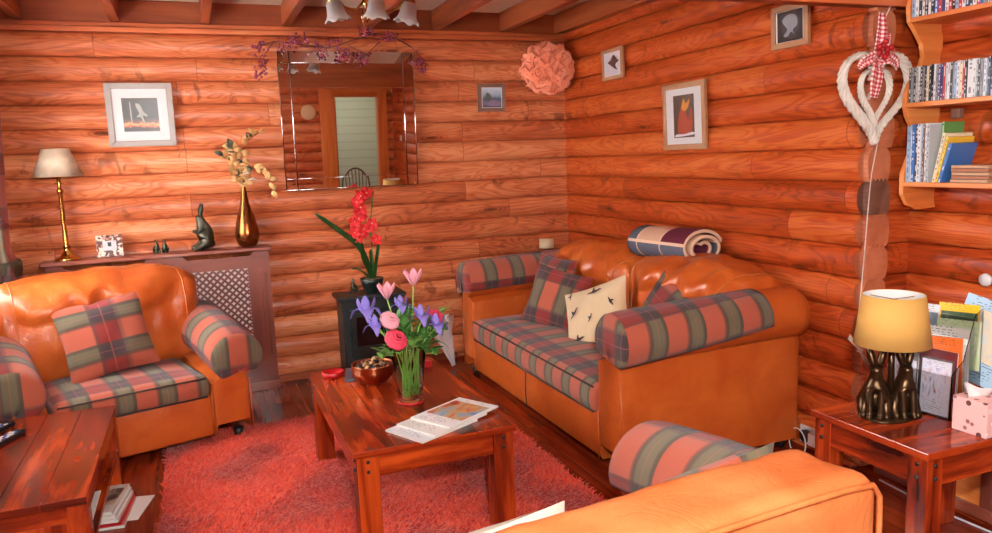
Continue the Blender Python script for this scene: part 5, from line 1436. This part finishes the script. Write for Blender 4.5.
# ------------------------------------------------------------------ SIDE TABLE ITEMS
SZ = .5505
HL = empty('hare_lamp', (-.575, -3.51, SZ), R(0), 'bronze lamp base of two hares side by side under a mustard shade', 'lamp')
def lamp_hare(x, y, rz, s):
    nodes = [(0, .09, .20, .15), (0, .05, .36, .12), (0, 0, .50, .09), (0, -.02, .60, .062), (0, -.05, .68, .085), (0, -.13, .65, .05), (0, .18, .10, .07)]
    edges = [(0, 1), (1, 2), (2, 3), (3, 4), (4, 5), (0, 6)]
    for sd in (-1, 1):
        b = len(nodes); nodes += [(sd * .035, -.01, .76, .03), (sd * .075, .03, .90, .045), (sd * .11, .05, 1.04, .016)]; edges += [(4, b), (b, b + 1), (b + 1, b + 2)]
        b = len(nodes); nodes += [(sd * .075, -.06, .42, .05), (sd * .07, -.11, .22, .036), (sd * .07, -.14, .05, .034), (sd * .07, -.21, .03, .03)]; edges += [(2, b), (b, b + 1), (b + 1, b + 2), (b + 2, b + 3)]
        b = len(nodes); nodes += [(sd * .14, .06, .17, .10), (sd * .15, -.06, .05, .05), (sd * .15, -.16, .03, .035)]; edges += [(0, b), (b, b + 1), (b + 1, b + 2)]
    nodes = [(x_, y_, z_, r_ * 1.15) for x_, y_, z_, r_ in nodes]
    return skin('hare', nodes, edges, 'bronze', HL, loc=(x, y, 0), rot=(0, 0, R(rz)), scale=s, sub=2)
lamp_hare(-.046, .020, -48, .245); lamp_hare(.044, -.020, -22, .245)
m = M(); m.lathe([(.0005, 0), (.09, 0), (.09, .006), (.0005, .008)], 28, Matrix.Diagonal((1.05, .75, 1, 1))); m.build('plinth', 'bronze', HL)
m = M(); m.cyl((0, 0, .05), (0, 0, .30), .012, .01, 14); m.build('lamp_pole', 'bronze', HL)
MT['mustard'] = plain('mustard_shade', (208, 158, 80), .85, nz=.04)
s0 = .262
m = M(); m.lathe([(.122, s0), (.1225, s0), (.098, s0 + .172), (.0965, s0 + .172), (.1205, s0 + .001)], 48); sh = m.build('lamp_shade', 'mustard', HL)
m = M(); m.lathe([(.1195, s0 + .002), (.0955, s0 + .171)], 48); m.build('shade_lining', 'white', sh)
m = M(); m.tube([(-.096, 0, s0 + .155), (.096, 0, s0 + .155)], .0018, 5); m.tube([(0, -.096, s0 + .155), (0, .096, s0 + .155)], .0018, 5); m.cyl((0, 0, s0 + .02), (0, 0, s0 + .155), .008, .008, 10); m.build('shade_carrier', 'brass', sh)
# leaflet rack of clear acrylic, facing -x
LR = empty('leaflet_rack', (-.33, -3.50, SZ), R(8), 'clear acrylic leaflet rack behind the bronze hare lamp', 'leaflet rack')
def rackpanel(x, z0, z1, y0=-.115, y1=.115, t=.003):
    m = M(); m.box(x, x + t, y0, y1, z0, z1); return m
rackpanel(-.125, .0, .155).build('front_pocket', 'acrylic', LR, smooth=False)
rackpanel(-.062, .0, .16).build('divider', 'acrylic', LR, smooth=False)
rackpanel(-.004, .14, .34).build('upper_pocket', 'acrylic', LR, smooth=False)
rackpanel(.045, .0, .36).build('back_panel', 'acrylic', LR, smooth=False)
m = M(); m.box(-.125, .045, -.115, .115, 0, .003); m.build('base', 'acrylic', LR, smooth=False)
for yy in (-.118, .115):
    m = M(); m.prism([(-.125, 0), (.048, 0), (.048, .37), (.0, .35), (-.06, .20), (-.125, .16)], yy, yy + .003, 1); m.build('side_wall', 'acrylic', LR, smooth=False)
def leaflet(x, y, z, w, h, rx, lean, base, photo, seed, label, t=.004):
    """stands facing -x in the rack's frame"""
    mt = cover_mat('leaflet_%d' % seed, base, photo, seed)
    mxl = LR.matrix_basis if False else Matrix.Translation(LR.location) @ Matrix.Rotation(R(8), 4, 'Z')
    m = M(); m.box(0, t, -w / 2, w / 2, 0, h); o = m.build('leaflet', 'paper', smooth=False)
    q = M(); q.add([(-.0005, w / 2, 0), (-.0005, -w / 2, 0), (-.0005, -w / 2, h), (-.0005, w / 2, h)], [(0, 1, 2, 3)], [[(0, 0), (1, 0), (1, 1), (0, 1)]]); q.build('cover', mt, o, smooth=False)
    o.matrix_world = mxl @ Matrix.Translation((x, y, z)) @ Matrix.Rotation(R(lean), 4, 'Y') @ Matrix.Rotation(R(rx), 4, 'X')
    tag(o, label, 'leaflet', 'leaflets in the clear rack')
LL = [(-.112, .062, .004, .098, .20, 0, 3, (120, 112, 112), [(40, 60, 120), (220, 220, 230), (90, 60, 60)], 21, 'grey leaflet in the front left pocket, half behind the bronze hare'),
      (-.110, -.050, .004, .100, .19, 0, 3, (214, 212, 226), [(90, 70, 130), (222, 220, 236), (160, 60, 70)], 22, 'lilac and white leaflet in the front pocket of the rack'),
      (-.098, -.02, .004, .18, .225, 0, 4, (112, 40, 44), [(130, 116, 110), (90, 80, 84), (150, 60, 56)], 23, 'maroon topped wide leaflet standing behind the front pocket'),
      (-.088, -.085, .004, .05, .175, 0, 3, (40, 66, 150), [(30, 50, 130), (90, 150, 90)], 24, 'narrow dark blue leaflet at the right end of the front pocket'),
      (-.050, -.050, .01, .12, .255, -4, 6, (228, 110, 44), [(232, 120, 50), (220, 96, 40)], 25, 'orange leaflet in the middle row of the rack'),
      (-.030, -.02, .01, .19, .285, -3, 6, (232, 230, 224), [(200, 196, 188), (236, 234, 230)], 26, 'large off-white leaflet behind the orange one in the rack'),
      (.012, -.055, .15, .15, .17, -3, 5, (190, 206, 160), [(140, 170, 120), (206, 214, 180), (120, 160, 150)], 27, 'pale green map leaflet in the upper pocket of the rack'),
      (.022, -.050, .16, .14, .215, -3, 5, (240, 186, 40), [(50, 84, 60), (40, 66, 50), (80, 100, 60)], 28, 'yellow headed leaflet in the upper pocket of the rack'),
      (.020, .07, .14, .09, .22, 0, 4, (210, 212, 216), [(60, 80, 110), (170, 180, 190)], 29, 'grey and white leaflet at the left of the upper pocket beside the lamp shade'),
      (.052, -.075, .10, .21, .295, 12, 10, (170, 200, 224), [(150, 190, 220), (226, 208, 180), (190, 214, 232)], 30, 'large pale blue leaflet tilted at the back of the rack')]
for q in LL: leaflet(*q)
for i in range(6):
    leaflet(-.038 + i * .004, -.098 + .004 * (i % 2), .006, .03, .24 - .01 * i, -2, 4, (200 - 12 * i, 196 - 16 * i, 190 - 10 * i), [(120, 110, 100), (210, 200, 190)], 40 + i, '%s of the thin folded leaflets at the right side of the rack' % W5[i] if i < 5 else 'rearmost thin folded leaflet at the right side of the rack', .003)
# tissue box
TBX = empty('tissue_box', (-.43, -3.735, SZ), R(2), 'pale pink spotted tissue box at the front edge of the side table', 'tissue box')
def dots():
    s = NT('spotted_card'); vo = s.vor(s.ob(), 36.0); d = vo['Distance']; k = s.sep(vo['Color'])[0]
    c = s.mix(s.math('MULTIPLY', s.math('LESS_THAN', d, .34), s.math('GREATER_THAN', k, .25)), srgb(226, 176, 172), s.ramp(k, [(0, srgb(230, 200, 196)), (.5, srgb(150, 90, 90)), (.7, srgb(96, 52, 48)), (.9, srgb(236, 220, 214))], 'CONSTANT'))
    return s.done(c, .6)
m = M(); m.box(-.058, .058, -.058, .058, 0, .115); m.build('card_box', dots(), TBX, smooth=False, bevel=.002)
m = M()
def tis(a, b):
    x = -.05 + .10 * b; y = .01 * math.sin(b * 7) + (.01 - .02 * a); zt = .113 + .055 * a * (1.2 - b * .9) + .004 * math.sin(b * 14 + a * 4)
    return (x - .05 * a * (1 - b), y + .015 * a * math.sin(b * 5), zt)
m.grid(tis, 8, 16); m.build('tissue', 'white', TBX, solid=.0015)
# wall socket with plug, adaptor ring and cables, low by the sofa
SK = empty('wall_socket', (-.03, -2.62, .075), 0, 'white wall socket with plugs low on the log wall between sofa and side table', 'socket')
m = M(); m.box(-.012, .0, -.08, .08, -.045, .045); m.build('face_plate', 'white_plastic', SK, smooth=False, bevel=.003)
m = M(); m.box(-.05, -.012, -.06, -.01, -.03, .035); m.build('plug', 'white_plastic', SK, smooth=False, bevel=.005)
m = M(); m.lathe([(.0005, 0), (.03, 0), (.032, .02), (.0005, .022)], 20, T(-.012, .03, 0, 0, R(-90))); m.build('plug', plain('grey_plug', (60, 60, 66), .4), SK)
m = M(); P = [(-.06, .045 + .055 * math.cos(t / 12 * PI), -.03 + .07 * math.sin(t / 12 * PI)) for t in range(25)]; m.tube(P, .003, 6); m.build('cable_loop', 'white_plastic', SK)
# small wooden crate and a cable on the floor under the table
CR = empty('wooden_crate', (.12, -3.22, 0), R(0), 'low wooden crate with a framed panel under the side table by the wall', 'crate')
m = M(); m.box(-.10, .10, -.28, .28, .012, .27); m.build('crate_body', 'pine', CR, smooth=False)
for q in ((-.28, .28, .22, .27), (-.28, .28, 0.012, .06), (-.28, -.22, .06, .22), (.22, .28, .06, .22)):
    m = M(); m.box(-.112, -.10, q[0], q[1], q[2], q[3]); m.build('frame_rail', 'radwood', CR, smooth=False, bevel=.002)
m = M(); m.tube([(-.02, -3.0, .004), (-.05, -3.3, .004), (-.03, -3.6, .004), (-.06, -3.9, .004)], .004, 6); o = m.build('floor_cable', 'white_plastic'); tag(o, 'white cable lying on the floor beneath the side table', 'cable')
# thermostat-like white hook on the shelf wall
m = M(); m.lathe([(.0005, 0), (.028, 0), (.026, .012), (.0005, .014)], 24, T(XS - .03, -3.235, .915, 0, R(-90))); o = m.build('wall_dial', 'white_plastic'); tag(o, 'round white dial on the log wall at the right edge above the leaflets', 'dial')

# ------------------------------------------------------------------ CURTAIN at the left window
CU = empty('curtain', (-3.79, -.40, 0), 0, 'tartan curtain gathered in a dark tieback at the left edge', 'curtain')
def cur(a, b):
    z = .62 + 1.68 * b; w = .085
    if z < 1.02: k = .10 + .03 * (1.02 - z) / .4
    else: k = .055 + .045 * min(1, (z - 1.02) / .9)
    th = a * 2 * PI * 1.0; f_ = 1 + .12 * math.sin(a * 2 * PI * 7)
    return ((k * .75 * math.cos(th) * f_, k * 1.7 * math.sin(th) * f_, z), (a * .9, z))
m = M(); m.grid(cur, 72, 18); m.build('fabric', 'tartan', CU)
m = M(); m.lathe([(.10, .93), (.112, .96), (.115, 1.0), (.105, 1.02), (.10, 1.02), (.10, .94)], 28, Matrix.Diagonal((.85, 1.4, 1, 1))); m.build('tieback', plain('olive_tieback', (66, 56, 38), .7), CU)
m = M(); m.tube([(-3.86, -2.25, 2.22), (-3.86, -.2, 2.22)], .014, 10); o = m.build('curtain_rail', 'brass'); tag(o, 'brass curtain rail above the left window', 'curtain rail')

# ------------------------------------------------------------------ SEEN IN THE MIRROR
def windsor(loc, rz, label, mat='twig'):
    E = empty('windsor_chair', loc, R(rz), label, 'chair')
    m = M(); m.lathe([(.0005, 0), (.2, 0), (.215, .015), (.20, .035), (.0005, .03)], 32, T(0, 0, .43)); m.build('seat', mat, E)
    m = M(); P = [(.20 * math.cos(PI * t / 16), .17 + .02 * math.sin(PI * t / 16) + .06, .46 + .56 * math.sin(PI * t / 16) ** .6) for t in range(17)]; m.tube(P, .012, 8); m.build('bow', mat, E)
    for i in range(7):
        x = (i - 3) * .05; zt = .46 + .56 * max(.05, 1 - (x / .2) ** 2) ** .3 - .01
        m = M(); m.tube([(x * .8, .17, .45), (x, .24, zt)], .007, 6); m.build('spindle', mat, E)
    for sx in (-1, 1):
        for sy in (-1, 1):
            m = M(); m.tube([(sx * .12, sy * .12, .44), (sx * .19, sy * .19, 0)], [.014, .017], 8); m.build('leg', mat, E)
    m = M(); m.tube([(-.16, 0, .2), (.16, 0, .2)], .01, 6); m.build('stretcher', mat, E)
    return E
windsor((-.62, -5.15, 0), 180, 'dark spindle-back chair in front of the doorway reflected in the mirror')
m = M(); m.lathe([(.0005, 0), (.11, 0), (.115, .02), (.10, .03), (.0005, .028)], 28, T(0, 0, 0, 0, 0, R(-90))); o = m.build('wall_plate', 'cream', loc=(-1.03, YR + .035, 1.78)); tag(o, 'round cream plate on the rear wall left of the doorway in the mirror', 'plate')
m = M(); m.box(-.012, 0, -.04, .04, -.04, .04); o = m.build('light_switch', 'white_plastic', smooth=False, loc=(XS - .03, -6.2, 1.38), bevel=.003); tag(o, 'white light switch reflected at the right of the mirror', 'switch')
m = M(); m.box(-.012, 0, -.03, .03, -.06, .06); o = m.build('red_notice', 'red', smooth=False, loc=(XS - .03, -6.25, 1.98)); tag(o, 'small red card on the wall reflected at the top right of the mirror', 'card')
